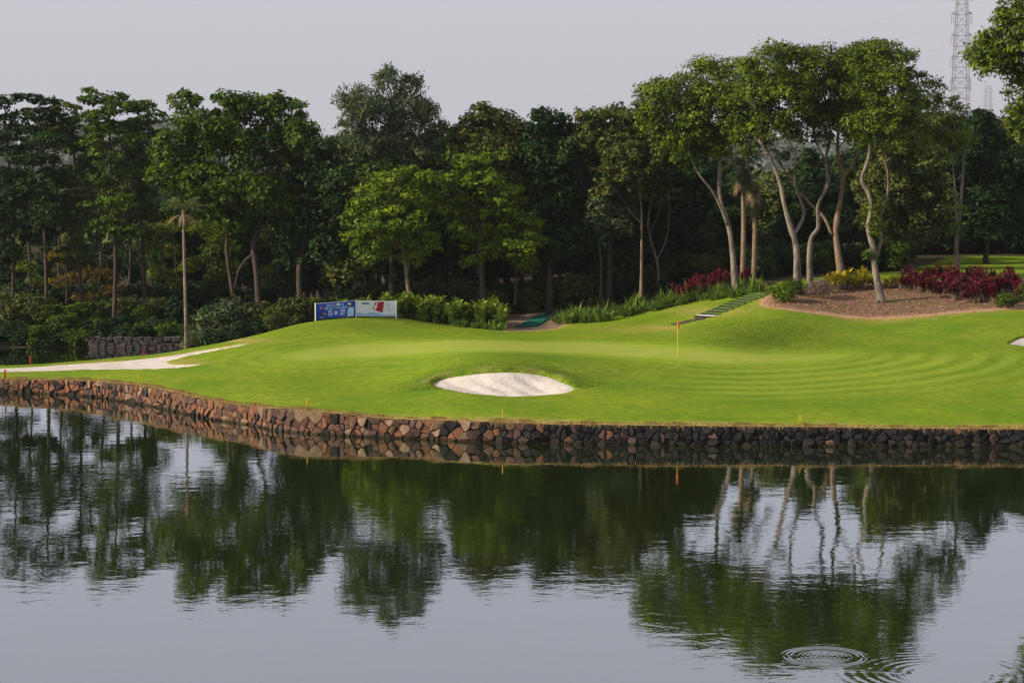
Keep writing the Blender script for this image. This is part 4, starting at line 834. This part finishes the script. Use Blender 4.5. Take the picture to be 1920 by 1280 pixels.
# ------------------------------------------------------------------ bedding plants built from arching leaf blades
def arch(mb, base, ang, length, up, droop, w, seg=4, tint=.5, fold=0):
    pts = []; c, s = math.cos(ang), math.sin(ang)
    for i in range(seg + 1):
        t = i / seg; pts.append((base[0] + c * length * t * (1 - up * .6), base[1] + s * length * t * (1 - up * .6), base[2] + length * (up * t - droop * t * t)))
    prof = [.55, 1.0, .9, .55, .06] if seg == 4 else [.6, 1.0, .7, .08]
    mb.tint = tint; mb.ribbon(pts, [w * p for p in prof], (-s, c, 0))
def rosette_plant(stems, nleaf, L, w, H, leaf_up=.75, sp=.35, base_green=False):
    mb = MB()
    for k in range(stems):
        a = random.uniform(0, 6.28); q = random.uniform(0, sp); h = H * random.uniform(.5, 1.1); x, y = math.cos(a) * q, math.sin(a) * q
        mb.cur = 1; mb.tint = .3; mb.tube([(x * .5, y * .5, 0), (x, y, h)], [.018, .012], 5); mb.cur = 0
        for j in range(nleaf):
            zz = h * random.uniform(.55, 1.0); arch(mb, (x, y, zz), random.uniform(0, 6.28), L * random.uniform(.7, 1.15), random.uniform(.35, 1.0) * leaf_up, random.uniform(.1, .6), w * random.uniform(.7, 1.2), 3, min(1, max(0, random.gauss(.2 + .5 * zz / (H * 1.1), .22))))
    return mb
CORD = [rosette_plant(7, 17, .46, .045, 1.05, .9, .42).mesh('crimson_plant', [L_RED, M_BARK_MID]) for _ in range(4)]
YELL = [rosette_plant(8, 15, .42, .035, .6, .9, .42).mesh('yellow_plant', [L_YELLOW, M_BARK_MID]) for _ in range(3)]
def strap_mesh():
    mb = MB()
    for j in range(46): 
        a = random.uniform(0, 6.28); q = random.uniform(0, .22); arch(mb, (math.cos(a) * q, math.sin(a) * q, 0), a + random.uniform(-.6, .6), random.uniform(.6, 1.0), random.uniform(.7, 1.15), random.uniform(.25, .75), random.uniform(.018, .032), 4, random.random())
    return mb.mesh('strap_leaf_plant', L_STRAP)
STRAP = [strap_mesh() for _ in range(4)]
def broad_mesh():
    mb = MB()
    for k in range(5):
        a = random.uniform(0, 6.28); q = random.uniform(0, .35); h = random.uniform(.5, 1.25); x, y = math.cos(a) * q, math.sin(a) * q; mb.cur = 1; mb.tube([(x * .6, y * .6, 0), (x, y, h)], [.02, .01], 5); mb.cur = 0
        for j in range(8): 
            zz = h * random.uniform(.3, 1.0); arch(mb, (x, y, zz), random.uniform(0, 6.28), random.uniform(.42, .70), random.uniform(.35, .95), random.uniform(.15, .5), random.uniform(.06, .11), 4, min(1, max(0, random.gauss(.2 + .45 * zz, .22))))
    return mb.mesh('broad_leaf_plant', [L_BROAD, L_STRAP])
BROAD = [broad_mesh() for _ in range(4)]
def plant(name, meshes, p, s, label, group, cat='plant'):
    o = bpy.data.objects.new(name, random.choice(meshes)); o.location = Vector(p); o.rotation_euler = (0, 0, random.uniform(0, 6.28)); o.scale = (s, s, s * random.uniform(.85, 1.15)); link(o); return tag(o, label, cat, group)
for k in range(84):                                     # crimson hedge, right
    u = random.uniform(1695, 1912); Y = hit(u, random.uniform(float(np.interp(u, [1690, 1760, 1800, 1910], [545, 566, 572, 570])), 530))[1]
    plant('crimson_plant', CORD, at(u, Y), random.uniform(.95, 1.3), 'crimson leaved plant in the right hedge, %s' % ('next to the yellow plants' if u < 1735 else 'just left of the slim tree' if u < 1780 else 'at the foot of the slim tree' if u < 1815 else 'right of the slim tree' if u < 1865 else 'beside the small round bush'), 'crimson hedge plants at right')
for k in range(26):                                     # crimson plants behind the lily border
    u = random.uniform(1256, 1425); plant('crimson_plant', CORD, at(u, random.uniform(146.8, 149.0)), random.uniform(1.0, 1.5), 'crimson leaved plant behind the lily border, %s' % ('at its left end' if u < 1300 else 'in its middle' if u < 1350 else 'round the leftmost pale tree' if u < 1395 else 'nearest the steps'), 'crimson plants behind the lily border')
plant('crimson_plant', CORD, hit(1434, 549), .5, 'single small crimson plant at the top of the steps', None)
plant('crimson_plant', CORD, hit(1661, 543), .35, 'tiny crimson seedling just right of the leaning trunk', None)
for u, v, s in ((1556, 544, 1.2), (1566, 545, 1.45), (1577, 545, 1.55), (1588, 544, 1.5), (1598, 543, 1.4), (1610, 542, 1.45), (1620, 542, 1.4), (1632, 541, 1.1), (1572, 540, 1.5), (1615, 539, 1.5)):
    s *= 1.15
    plant('yellow_plant', YELL, hit(u, v), s, 'yellow green leaved plant left of the leaning twin stemmed tree', 'yellow plants left of the leaning tree')
for u, v, s in ((1664, 541, 1.0), (1674, 541, 1.1), (1683, 540, 1.1), (1692, 540, 1.25), (1701, 540, 1.2), (1708, 538, 1.2)):
    plant('yellow_plant', YELL, hit(u, v), s, 'yellow leaved plant between the leaning tree and the crimson hedge', 'yellow plants right of the leaning tree')
for k in range(95):                                     # lily border along the lawn edge
    u = random.uniform(1042, 1425); vb = float(np.interp(u, [1040, 1120, 1200, 1290, 1360, 1430], [611, 606, 590, 571, 562, 552])); g = hit(u, vb - 1.0); g[1] += random.uniform(0, 3.6); g = at(u, g[1])
    plant('strap_leaf_plant', STRAP, g, random.uniform(1.2, 1.7), 'strap leaved lily clump in the lawn border, %s' % ('beside the dirt path' if u < 1100 else 'below the small grey tree' if u < 1165 else 'below the straight tan trunk' if u < 1225 else 'left of the crimson plants' if u < 1280 else 'in front of the crimson plants' if u < 1360 else 'towards the steps'), 'lily clumps along the lawn edge')
for k in range(12):
    g = at(random.uniform(1395, 1430), random.uniform(143.0, 147)); plant('strap_leaf_plant', STRAP, g, random.uniform(1.0, 1.3), 'strap leaved lily clump at the head of the steps', 'lily clumps along the lawn edge')
for k in range(74):                                     # broad leaves right of the banners
    u = random.uniform(742, 945); vb = float(np.interp(u, [740, 800, 860, 950], [599, 608, 615, 622])); g = hit(u, vb - 1.5); g = at(u, g[1] + .5 + random.uniform(0, 3.2))
    plant('broad_leaf_plant', BROAD, g, random.uniform(.95, 1.5), 'broad leaved plant in the lush border, %s' % ('touching the white banner' if u < 775 else 'at the foot of the bright tree' if u < 815 else 'midway between banner and path' if u < 870 else 'below the two dark stems' if u < 910 else 'next to the dirt path'), 'broad leaved border plants')
for k in range(22):
    u = random.uniform(850, 955); vb = float(np.interp(u, [740, 800, 860, 950], [599, 608, 615, 622])); g = hit(u, vb - 1.0); g = at(u, g[1] + random.uniform(0.2, .9))
    plant('strap_leaf_plant', STRAP, g, random.uniform(.7, .95), 'strap leaved plant edging the lush border left of the path', 'strap plants left of the path')
for k in range(12):
    plant('broad_leaf_plant', BROAD, at(random.uniform(625, 742), random.uniform(145.2, 147)), random.uniform(1.0, 1.45), 'yellow green broad leaved plant peeping over the banners', 'broad plants behind the banners')

# fallen leaves on the mulch, low weeds
def litter(n):
    x0, x1 = POLY_MULCH[:, 0].min(), POLY_MULCH[:, 0].max(); y0, y1 = POLY_MULCH[:, 1].min(), POLY_MULCH[:, 1].max()
    p = np.stack([RNG.uniform(x0, x1, n * 3), RNG.uniform(y0, y1, n * 3)], -1); d = sdist(POLY_MULCH, p[:, 0], p[:, 1]); return p[d < RNG.normal(-.3, .35, n * 3)][:n]
pts = litter(9000); n = len(pts); z = ground(pts[:, 0], pts[:, 1]) + .05; c = np.concatenate([pts, z[:, None]], -1)
a = RNG.uniform(0, 6.28, n); s_ = RNG.uniform(.03, .075, n)[:, None]; t = np.stack([np.cos(a), np.sin(a), RNG.normal(0, .5, n)], -1) * s_; b = np.stack([-np.sin(a), np.cos(a), RNG.normal(0, .5, n)], -1) * s_ * .6
V = np.stack([c - t, c + b, c + t, c - b], 1).reshape(-1, 3)
tag(mobj('fallen_leaves', quads_mesh('fallen_leaves', V, np.arange(4 * n).reshape(-1, 4), L_LITTER, np.repeat(RNG.random(n), 4))), 'brown fallen leaves littering the mulch bed', 'leaves', kind='stuff')
def weeds(n):
    p = litter(4000); k = (np.sin(p[:, 0] * 1.3) + np.sin(p[:, 1] * 2.1 + p[:, 0]) > .55); return p[k][:n]
blades('mulch_weeds', 'low green weeds sprouting in patches through the mulch bed', 3500, weeds, L_GRASS, .08, .22)

# ------------------------------------------------------------------ palms
def palm_slim():
    Y = 140.2; g = at(350, Y); root = empty('slim_palm', g); tag(root, 'tall slim palm with pale straight trunk rising beside the sand', 'palm tree'); top = P(344, 428, Y) - g
    sp = spline([(0, 0, -.2), (top[0] * .3, 0, top[2] * .35), (top[0], 0, top[2])], 8); MB().tube(sp, np.linspace(.135, .085, len(sp)), 9, wob=.02).build('trunk', M_BARK_PALE, root, True)
    mb = MB(); mb.tube([top, top + (0, 0, .7), top + (.02, 0, 1.5)], [.10, .13, .05], 9); mb.build('crownshaft', M_BARK_MID, root, True)
    for k in range(15):
        a = k * 2.4 + random.uniform(-.3, .3); mb = MB(); Lf = random.uniform(1.5, 2.2); el = random.uniform(.1, 1.1); base = top + (0, 0, 1.35); prev = None
        for i in range(13):
            t = i / 12; p = base + np.array((math.cos(a) * Lf * t * math.cos(el * (1 - .3 * t)), math.sin(a) * Lf * t * math.cos(el), Lf * (math.sin(el) * t - .55 * t * t)))
            if prev is not None: mb.tint = .5; mb.ribbon([prev, p], [.02, .02], (-math.sin(a), math.cos(a), 0))
            for sd in (-1, 1):
                l = .55 * math.sin(math.pi * min(1, t * .9 + .12)); e = p + np.array((-math.sin(a) * sd * l * .75 + math.cos(a) * l * .35, math.cos(a) * sd * l * .75 + math.sin(a) * l * .35, -l * .45)); mb.tint = random.random(); mb.ribbon([p, (p + e) / 2 + (0, 0, .05), e], [.02, .03, .006], (math.cos(a) * .7, math.sin(a) * .7, .5))
            prev = p
        mb.build('frond', L_PALM, root)
    for k in range(7):
        a = random.uniform(0, 6.28); mb = MB(); base = top + (0, 0, .9)
        for j in range(6): arch(mb, base, a + random.uniform(-.2, .2), random.uniform(.9, 1.5), .12, .7, .05, 4, random.random())
        mb.build('dead_frond', L_DRYPALM, root)
palm_slim()
def fan_palm(u, Y, vtop, label, r=.20):
    g = at(u, Y); root = empty('fan_palm', g); tag(root, label, 'palm tree', 'fan palms in the grove'); top = P(u, vtop, Y) - g
    sp = spline([(0, 0, -.2), (top[0] * .4 + .08, 0, top[2] * .5), (top[0], 0, top[2])], 8); MB().tube(sp, np.linspace(r, r * .7, len(sp)), 9, wob=.03).build('trunk', M_BARK_MID, root, True)
    def fan(base, a, el, stalk, rad, mat, nm):
        mb = MB(); d = np.array((math.cos(a) * math.cos(el), math.sin(a) * math.cos(el), math.sin(el))); side = np.array((-math.sin(a), math.cos(a), 0)); hub = base + d * stalk; mb.tint = .4
        mb.ribbon([base, hub], [.02, .018], side)
        for j in range(17):
            th = (j - 8) / 8 * 1.25; dd = d * math.cos(th) + side * math.sin(th); l = rad * (1 - .25 * abs(th) / 1.25) * random.uniform(.9, 1.05); mid = hub + dd * l * .55; e = hub + dd * l + np.array((0, 0, -.42 * l)); mb.tint = random.random()
            pr = np.cross(dd, (0, 0, 1)); pr = pr / (np.linalg.norm(pr) + 1e-6); mb.ribbon([hub, mid, e], [.012, .05, .008], pr)
        mb.build(nm, mat, root)
    for k in range(16): fan(top + (0, 0, random.uniform(-.2, .3)), k * 2.4, random.uniform(-.35, 1.1), random.uniform(.7, 1.0), random.uniform(.8, 1.05), L_PALM, 'frond')
    for k in range(20): fan(top + (0, 0, random.uniform(-1.0, -.15)), k * 2.4, random.uniform(-1.35, -.8), random.uniform(.3, .7), random.uniform(.7, 1.0), L_PALM if k % 3 else L_DRYPALM, 'hanging_frond')
fan_palm(1392, 148, 300, 'left and taller of two fan palms between the pale trunks')
fan_palm(1413, 150, 345, 'right and lower of two fan palms, its skirt of fronds hanging')

# ------------------------------------------------------------------ flagstick, stakes, banners, steps, mats, marker
M_YEL = plain('yellow_paint', (0.55, 0.37, 0.020), .5, .4, .12); M_REDP = plain('red_paint', (0.28, 0.018, 0.012), .5, .4, .15); M_WHITE = plain('white_plastic', (0.80, 0.80, 0.80), .5, .4, .06)
M_FLAG = plain('red_flag_cloth', (0.58, 0.020, 0.045), .8, .1, .2); M_BLUE = plain('blue_banner_cloth', (0.012, 0.055, 0.36), .6, .2, .3, 1.1); M_WBAN = plain('white_banner_cloth', (0.66, 0.71, 0.78), .6, .2, .08, 1.5)
M_NAVY = plain('navy_print', (0.010, 0.030, 0.16), .6, .2, .2); M_SKY = plain('pale_blue_print', (0.30, 0.47, 0.74), .6, .2, .15); M_CRIM = plain('crimson_print', (0.36, 0.010, 0.030), .6, .2, .15); M_SKIN = plain('skin_tone_print', (0.32, 0.15, 0.10), .6, .2, .2); M_PALEG = plain('grey_print', (0.42, 0.46, 0.44), .6, .2, .1)
M_MAT = plain('green_mat', (0.075, 0.165, 0.030), .95, .05, .3, 3); M_TEAL = plain('teal_mat', (0.012, 0.095, 0.072), .95, .05, .35, 2.0); M_RISER = plain('black_timber', (0.035, 0.030, 0.022), .9, .1, .3); M_DARKMAT = plain('dark_rubber_mat', (0.050, 0.044, 0.042), .9, .1, .4, 4)
def flagstick():
    Y = 118.4; p0 = hit(1270.5, 671); root = empty('golf_flagstick', p0); tag(root, 'yellow flagstick with limp red flag standing on the putting green', 'flag')
    h = (P(1272, 600, p0[1]) - p0)[2]
    MB().tube([(0, 0, -.1), (0, 0, h)], .018, 8).build('pole', M_YEL, root)
    V = []; fs = []; nx_, nz = 9, 10
    for i in range(nx_):
        for j in range(nz):
            t, q = i / (nx_ - 1), j / (nz - 1); V.append((.022 + .17 * t * (1 - .5 * t) + .03 * math.sin(9 * t + 5 * q) - .10 * t * q, .05 * math.sin(8 * t + 2 * q) + .02, h - .03 - q * .40 - .14 * t - .07 * t * math.sin(q * 5)))
    for i in range(nx_ - 1):
        for j in range(nz - 1): a = i * nz + j; fs.append((a, a + 1, a + nz + 1, a + nz))
    mb = MB(); mb.add(V, fs); o = mb.build('flag', M_FLAG, root, True); so = o.modifiers.new('cloth_thickness', 'SOLIDIFY'); so.thickness = .006
    MB().tube([(0, 0, h), (0, 0, h + .05)], [.03, .012], 8).build('finial', M_REDP, root)
flagstick()
def stake(u, v0, v1, mat, label, w=.055, tilt=0, cap=None):
    p = hit(u, v1); h = (P(u, v0, p[1]) - p)[2]; root = empty('hazard_stake', p); tag(root, label, 'stake', None)
    MB().box((0, 0, h / 2 - .05), (w, w, h + .1)).build('post', mat, root); mb = MB(); mb.add([(-w / 2, -w / 2, h), (w / 2, -w / 2, h), (w / 2, w / 2, h), (-w / 2, w / 2, h), (0, 0, h + .04)], [(0, 1, 4), (1, 2, 4), (2, 3, 4), (3, 0, 4)]); mb.build('point', cap or mat, root); root.rotation_euler = (0, tilt, 0)
stake(942, 768, 788, M_YEL, 'yellow stake at the wall edge directly below the round sand bunker')
stake(574, 749, 766, M_YEL, 'yellow stake at the wall edge left of the round bunker', tilt=.10)
stake(259.5, 701, 719, M_YEL, 'yellow stake near where the wall bends at the left', .05)
stake(9.5, 693, 709, M_REDP, 'stout red stake at the far left end of the stone wall', .085)
stake(13.5, 695, 709, M_YEL, 'thin yellow stake touching the red one at far left', .035)
stake(57, 667, 684, M_REDP, 'red stake on the far rim of the sand beach, left one', .09)
stake(270, 656.5, 667, M_REDP, 'short red stake on the far rim of the sand beach, near the palm', .08)
p = hit(1500, 793); root = empty('wire_peg', p); tag(root, 'thin orange wire peg shaped like an A at the wall edge', 'peg')
for k, du in enumerate((-.065, .065)): MB().tube([(du, 0, -.05), (du * .15, 0, .40)], .010, 6).build('leg', M_YEL, root)

def banner(label, A, B, H, mat, poles, prints):
    """A, B: bottom corners in the world; prints: (x0, z0, x1, z1, material) in fractions, or polygons"""
    A = np.array(A); B = np.array(B); root = empty('banner', A); tag(root, label, 'banner'); d = B - A; Wd = np.linalg.norm(d[:2]); nrm = np.array((d[1], -d[0], 0)) / Wd
    def q(x, z, off=0.0): return d * x + np.array((0, 0, z * H)) + nrm * (off + .02 * math.sin(x * 7) * math.sin(z * 3))
    nx_, nz = 24, 8; V = [q(i / nx_, j / nz) for i in range(nx_ + 1) for j in range(nz + 1)]; fs = [(i * (nz + 1) + j, (i + 1) * (nz + 1) + j, (i + 1) * (nz + 1) + j + 1, i * (nz + 1) + j + 1) for i in range(nx_) for j in range(nz)]
    mb = MB(); mb.add(V, fs); o = mb.build('cloth', mat, root); so = o.modifiers.new('thickness', 'SOLIDIFY'); so.thickness = .006; so.offset = -1
    by = {}
    for pr in prints: by.setdefault(pr[-1].name, []).append(pr)
    for nm, lst in by.items():
        mb = MB()
        for pr in lst:
            if isinstance(pr[0], (list, tuple)): ps = pr[0]
            else: x0, z0, x1, z1 = pr[:4]; ps = [(x0, z0), (x1, z0), (x1, z1), (x0, z1)]
            off = .010 + .003 * len(by) * 0 + (.004 if nm in ('white_plastic', 'skin_tone_print', 'navy_print') else 0); mb.add([q(x, z, off) for x, z in ps], [tuple(range(len(ps)))])
        tag(mb.build('print', MATS[nm], o), kind='stuff')
    for x in poles: e = d * x; MB().tube([e + (0, 0, -.15), e + (0, 0, H + .06)], .035, 8).build('pole', M_WHITE, root)
    mb = MB(); mb.tube([q(0, 1, -.02) , q(1, 1, -.02)], .012, 6); mb.build('top_cord', M_WHITE, root)
def glyph_row(x0, x1, z0, z1, n, mat, dense=.7):
    out = []; w = (x1 - x0) / n
    for i in range(n):
        a = x0 + i * w; b_ = a + w * .78; h = z1 - z0
        for k in range(3): out.append((a, z0 + h * k * .4, b_, z0 + h * k * .4 + h * .17, mat))
        out.append((a + w * random.choice([.05, .3, .5]), z0, a + w * random.choice([.2, .45, .65]), z1, mat))
    return out
def disc(cx, cz, rx, rz, mat, n=14): return ([(cx + rx * math.cos(6.283 * k / n), cz + rz * math.sin(6.283 * k / n)) for k in range(n)], mat)
blue = glyph_row(.28, .72, .76, .90, 9, M_SKY) + glyph_row(.23, .79, .57, .71, 10, M_SKY)
blue += [disc(.57, .86, .030, .075, M_WHITE)]
for k in range(4): blue += glyph_row(.31 + .01 * (k % 2), .43 - .01 * (k == 1), .46 - .105 * k, .52 - .105 * k, 5, M_WHITE) + glyph_row(.62, .74 - .015 * (k == 3), .46 - .105 * k, .52 - .105 * k, 5, M_WHITE)
blue += [(.47, .20, .55, .44, M_SKY), disc(.155, .72, .035, .095, M_SKIN), disc(.15, .79, .042, .060, M_NAVY), ([(.08, .10), (.22, .10), (.235, .45), (.19, .60), (.12, .60), (.075, .42)], M_NAVY), ([(.22, .20), (.27, .24), (.235, .40), (.20, .38)], M_SKIN), (.10, .06, .20, .11, M_SKY),
         disc(.86, .77, .035, .085, M_SKIN), disc(.85, .84, .045, .05, M_WHITE), ([(.80, .02), (.95, .02), (.965, .50), (.93, .62), (.84, .60), (.80, .40)], M_SKY), ([(.78, .58), (.86, .64), (.84, .70), (.78, .63)], M_SKIN)]
white = glyph_row(.13, .34, .77, .90, 5, M_NAVY) + [([(.47, .90), (.70, .97), (.66, .24), (.415, .44)], M_CRIM)]
white += [([(.465, .72), (.525, .75), (.51, .39), (.455, .44)], M_WHITE)] + [([(x, z), (x + .032, z + .015), (x + .030, z + .10), (x, z + .085)], M_WHITE) for x, z in ((.50, .77), (.548, .785), (.596, .795), (.645, .80), (.60, .60), (.645, .61), (.57, .50), (.62, .50))]
white += glyph_row(.77, .86, .66, .82, 2, M_PALEG) + glyph_row(.77, .86, .45, .56, 2, M_PALEG) + glyph_row(.74, .90, .34, .40, 6, M_PALEG) + [([(.0, .02), (.99, .02), (.99, .16), (.7, .11), (.4, .27), (.0, .22)], M_SKY)]
zb = lambda u, v, Y: P(u, v, Y)
banner('blue printed banner with white lettering and two golfers on the crest of the lawn', zb(591.5, 598, 142.9), zb(666.5, 592.5, 143.4), 1.03, M_BLUE, (0,), blue)
banner('white banner with a tilted crimson square on the crest of the lawn', zb(667.5, 592.5, 143.5), zb(743, 593.2, 144.2), 1.04, M_WBAN, (0.0, 1.0), white)

def steps():
    a = hit(1322, 597); b = hit(1440, 551); d = b - a; L = np.linalg.norm(d[:2]); t = d / L; ang = math.atan2(t[1], t[0]); nr = np.array((-t[1], t[0], 0)); root = empty('garden_steps', a); tag(root, 'flight of steps with green matted treads and black risers up the bank', 'steps')
    n = 11
    for k in range(n):
        c = d * ((k + .5) / n); w = 1.55; zt = float(ground(a[0] + c[0], a[1] + c[1])) - a[2] + .10
        MB().box((c[0], c[1], zt - .16), (L / n * 1.0, w, .30), ang).build('riser', M_RISER, root); s = MB().box((c[0] - t[0] * .03, c[1] - t[1] * .03, zt + .006), (L / n * .82, w * .96, .03), ang); s.build('tread', M_MAT if k else M_PALEG, root)
    for sd in (-1, 1):
        pts = [d * q + nr * sd * .82 + np.array((0, 0, float(ground(a[0] + (d * q)[0], a[1] + (d * q)[1])) - a[2] - d[2] * q + .04)) for q in np.linspace(0, 1, 8)]; MB().tube(pts, .06, 6).build('side_timber', M_RISER, root)
steps()
def runner(name, label, pts, width, mat, off=.03):
    """a mat laid on the ground along pts (world XY)"""
    sp = spline(pts, 10); nv = 7; V = []; fs = []
    for i, p in enumerate(sp):
        t = sp[min(i + 1, len(sp) - 1)] - sp[max(i - 1, 0)]; t = t / np.linalg.norm(t); nr = np.array((-t[1], t[0]))
        for j in range(nv): q = p + nr * width * (j / (nv - 1) - .5); V.append((q[0], q[1], float(ground(q[0], q[1])) + off + .012 * math.sin(i * .9 + j)))
    for i in range(len(sp) - 1):
        for j in range(nv - 1): a = i * nv + j; fs.append((a, a + nv, a + nv + 1, a + 1))
    mb = MB(); mb.add(V, fs); o = mb.build(name, mat, None, True); s = o.modifiers.new('thickness', 'SOLIDIFY'); s.thickness = .02; tag(o, label, 'mat'); return o
runner('ground_mat', 'teal green mat laid along the dirt path into the wood', [hit(985, 614)[:2], at(1006, 148)[:2], at(1040, 153)[:2]], 1.5, M_TEAL)
runner('ground_mat', 'dark rubber mat lying at the foot of the garden steps', [hit(1262, 609)[:2], hit(1292, 603)[:2], hit(1322, 597)[:2]], 1.15, M_DARKMAT)
p = hit(1687, 541); mb = MB(); mb.add([(-.10, -.09, 0), (.12, -.08, 0), (.10, .09, 0), (-.11, .08, 0), (-.02, -.03, .42), (.05, -.02, .38), (.04, .03, .40), (-.02, .03, .36)], [(0, 1, 5, 4), (1, 2, 6, 5), (2, 3, 7, 6), (3, 0, 4, 7), (4, 5, 6, 7)])
o = mb.build('marker_stone', M_WHITE); o.location = Vector(p); tag(o, 'small pointed white stone in front of the yellow plants', 'stone')

# grey stone bank below the far left shrubs
g0 = at(258, 151.6); root = empty('bank_wall', (g0[0], 151.6, 0)); tag(root, 'low grey stone bank beyond the back pond under the dark shrubs', 'wall')
MB().box((0, .55, .15), (7.2, .7, 1.2)).build('wall_core', M_CORE, root)
for row in range(3):
    x = -3.6 + random.uniform(0, .2)
    while x < 3.6:
        w = random.uniform(.28, .75); mb = MB(); hh = random.uniform(.24, .42); cx, cz = x + w / 2, -.14 + row * .30 + hh / 2 + random.uniform(-.05, .05); V = []
        for yy, sc in ((.3, 1.0), (-.02, .97), (-.10 - random.uniform(0, .10), .74)):
            for sx, sz in ((-1, -1), (0, -1.05), (1, -1), (1.05, 0), (1, 1), (0, 1.04), (-1, 1), (-1.04, 0)): V.append((sx * w * .49 * sc + random.uniform(-.03, .03), yy + random.uniform(-.025, .025) + .12 * row, sz * hh * .49 * sc + random.uniform(-.03, .03)))
        fs = [(L * 8 + q, L * 8 + (q + 1) % 8, L * 8 + 8 + (q + 1) % 8, L * 8 + 8 + q) for L in range(2) for q in range(8)] + [tuple(range(16, 24))]
        mb.add(V, fs); o = mb.build('stone', M_GREYSTONE, root); o.location = (cx, 0, cz); x += w + .02

# ------------------------------------------------------------------ distance: hazy wood, pylons and wires
bl = []
for k in range(330):
    X = random.uniform(-900, 760); Y = random.uniform(2000, 2500); h = random.uniform(16, 30) + (12 if X < -250 else 0); bl.append((X, Y, 1 + h * .5, random.uniform(22, 38), random.uniform(18, 26), h * .75))
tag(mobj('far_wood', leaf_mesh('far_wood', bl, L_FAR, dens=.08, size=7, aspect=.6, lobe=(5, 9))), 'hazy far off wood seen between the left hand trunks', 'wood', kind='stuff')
M_STEEL = plain('galvanised_steel', (0.17, 0.165, 0.20), .6, .4, .1)
def pylon(u, Y, vs_arms, half0, half1, v_top, v_bot, label, r, arm_px, twin=False):
    k = PX(Y); c = P(u, v_bot, Y); g = np.array((c[0], Y, 2.0)); root = empty('power_pylon', g); tag(root, label, 'pylon', None)
    top = P(u, v_top, Y)[2] - g[2]; zb_ = 0; mb = MB(); lev = np.linspace(zb_, top, 26)
    def hw(z): 
        v = 300 - (z + g[2] - HC) / k; return float(np.interp(v, [v_top, 0, 200, 330], [half0 * .8, half0, half1, half1 * 1.35])) * k
    def cor(z): h = hw(z); return [np.array((sx * h, sy * h, z)) for sx, sy in ((-1, -1), (1, -1), (1, 1), (-1, 1))]
    for a, b in zip(lev[:-1], lev[1:]):
        A, B = cor(a), cor(b)
        for i in range(4):
            mb.tube([A[i], B[i]], r, 4, False); mb.tube([A[i], B[(i + 1) % 4]], r * .55, 4, False); mb.tube([A[(i + 1) % 4], B[i]], r * .55, 4, False); mb.tube([B[i], B[(i + 1) % 4]], r * .5, 4, False)
    mb.build('lattice_mast', M_STEEL, root)
    for v in vs_arms:
        z = P(u, v, Y)[2] - g[2]
        for s in (-1, 1):
            e = np.array((s * arm_px * k, 0, z)); h = hw(z); mb = MB()
            for sy in (-1, 1): mb.tube([(s * h, sy * h, z), e], r * .8, 4, False); mb.tube([(s * h, sy * h, z + 5 * k), e], r * .7, 4, False)
            mb.build('cross_arm', M_STEEL, root); mb = MB()
            for dx in (0, -s * 3.5 * k): mb.tube([e + (dx, 0, 0), e + (dx, 0, -20 * k)], r * .7, 5)
            mb.build('insulator', M_STEEL, root)
    return root
pylon(1798, 760, (-60, -18, 26, 66, 109, 151), 9, 15, -130, 330, 'tall steel lattice power pylon above the trees at upper right', .13, 19)
pylon(1850, 2200, (172, 186, 200), 3.5, 5, 160, 330, 'small distant power pylon low in the gap right of the big pylon', .12, 9)
k = PX(760)
for i, (v, s) in enumerate([(v, s) for v in (2, 46, 86, 129) for s in (-1, 1)]):
    a = P(1798 + s * 19, v, 760); b = P(1000 + s * 12, v + 190, 1500) if s < 0 else P(2300, v + 12, 700); mid = (a + b) / 2 - np.array((0, 0, 6.0)); sp = spline([a, mid, b], 12)
    o0 = a; mb = MB(); mb.tube(sp - o0, .018, 4); o = mb.build('power_line', M_STEEL); o.location = Vector(o0); tag(o, 'thin cable sagging from the tall pylon towards the %s, %s of its four' % ('left horizon' if s < 0 else 'right edge', ('topmost', 'second', 'third', 'lowest')[i // 2]), 'cable', 'power lines')

# ------------------------------------------------------------------ air
m = bpy.data.materials.new('haze_air'); m.use_nodes = True; nt = m.node_tree; nt.nodes.remove(nt.nodes['Principled BSDF'])
pv = nt.nodes.new('ShaderNodeVolumePrincipled'); pv.inputs['Color'].default_value = (0.80, 0.87, 0.97, 1); pv.inputs['Density'].default_value = 0.00007; pv.inputs['Anisotropy'].default_value = 0.2
nt.links.new(pv.outputs[0], nt.nodes['Material Output'].inputs['Volume'])
mb = MB(); mb.box((0, 2240, 46), (5200, 4720, 104)); o = mb.build('haze', m); tag(o, 'thin pale morning haze over the whole course', 'haze', kind='stuff')
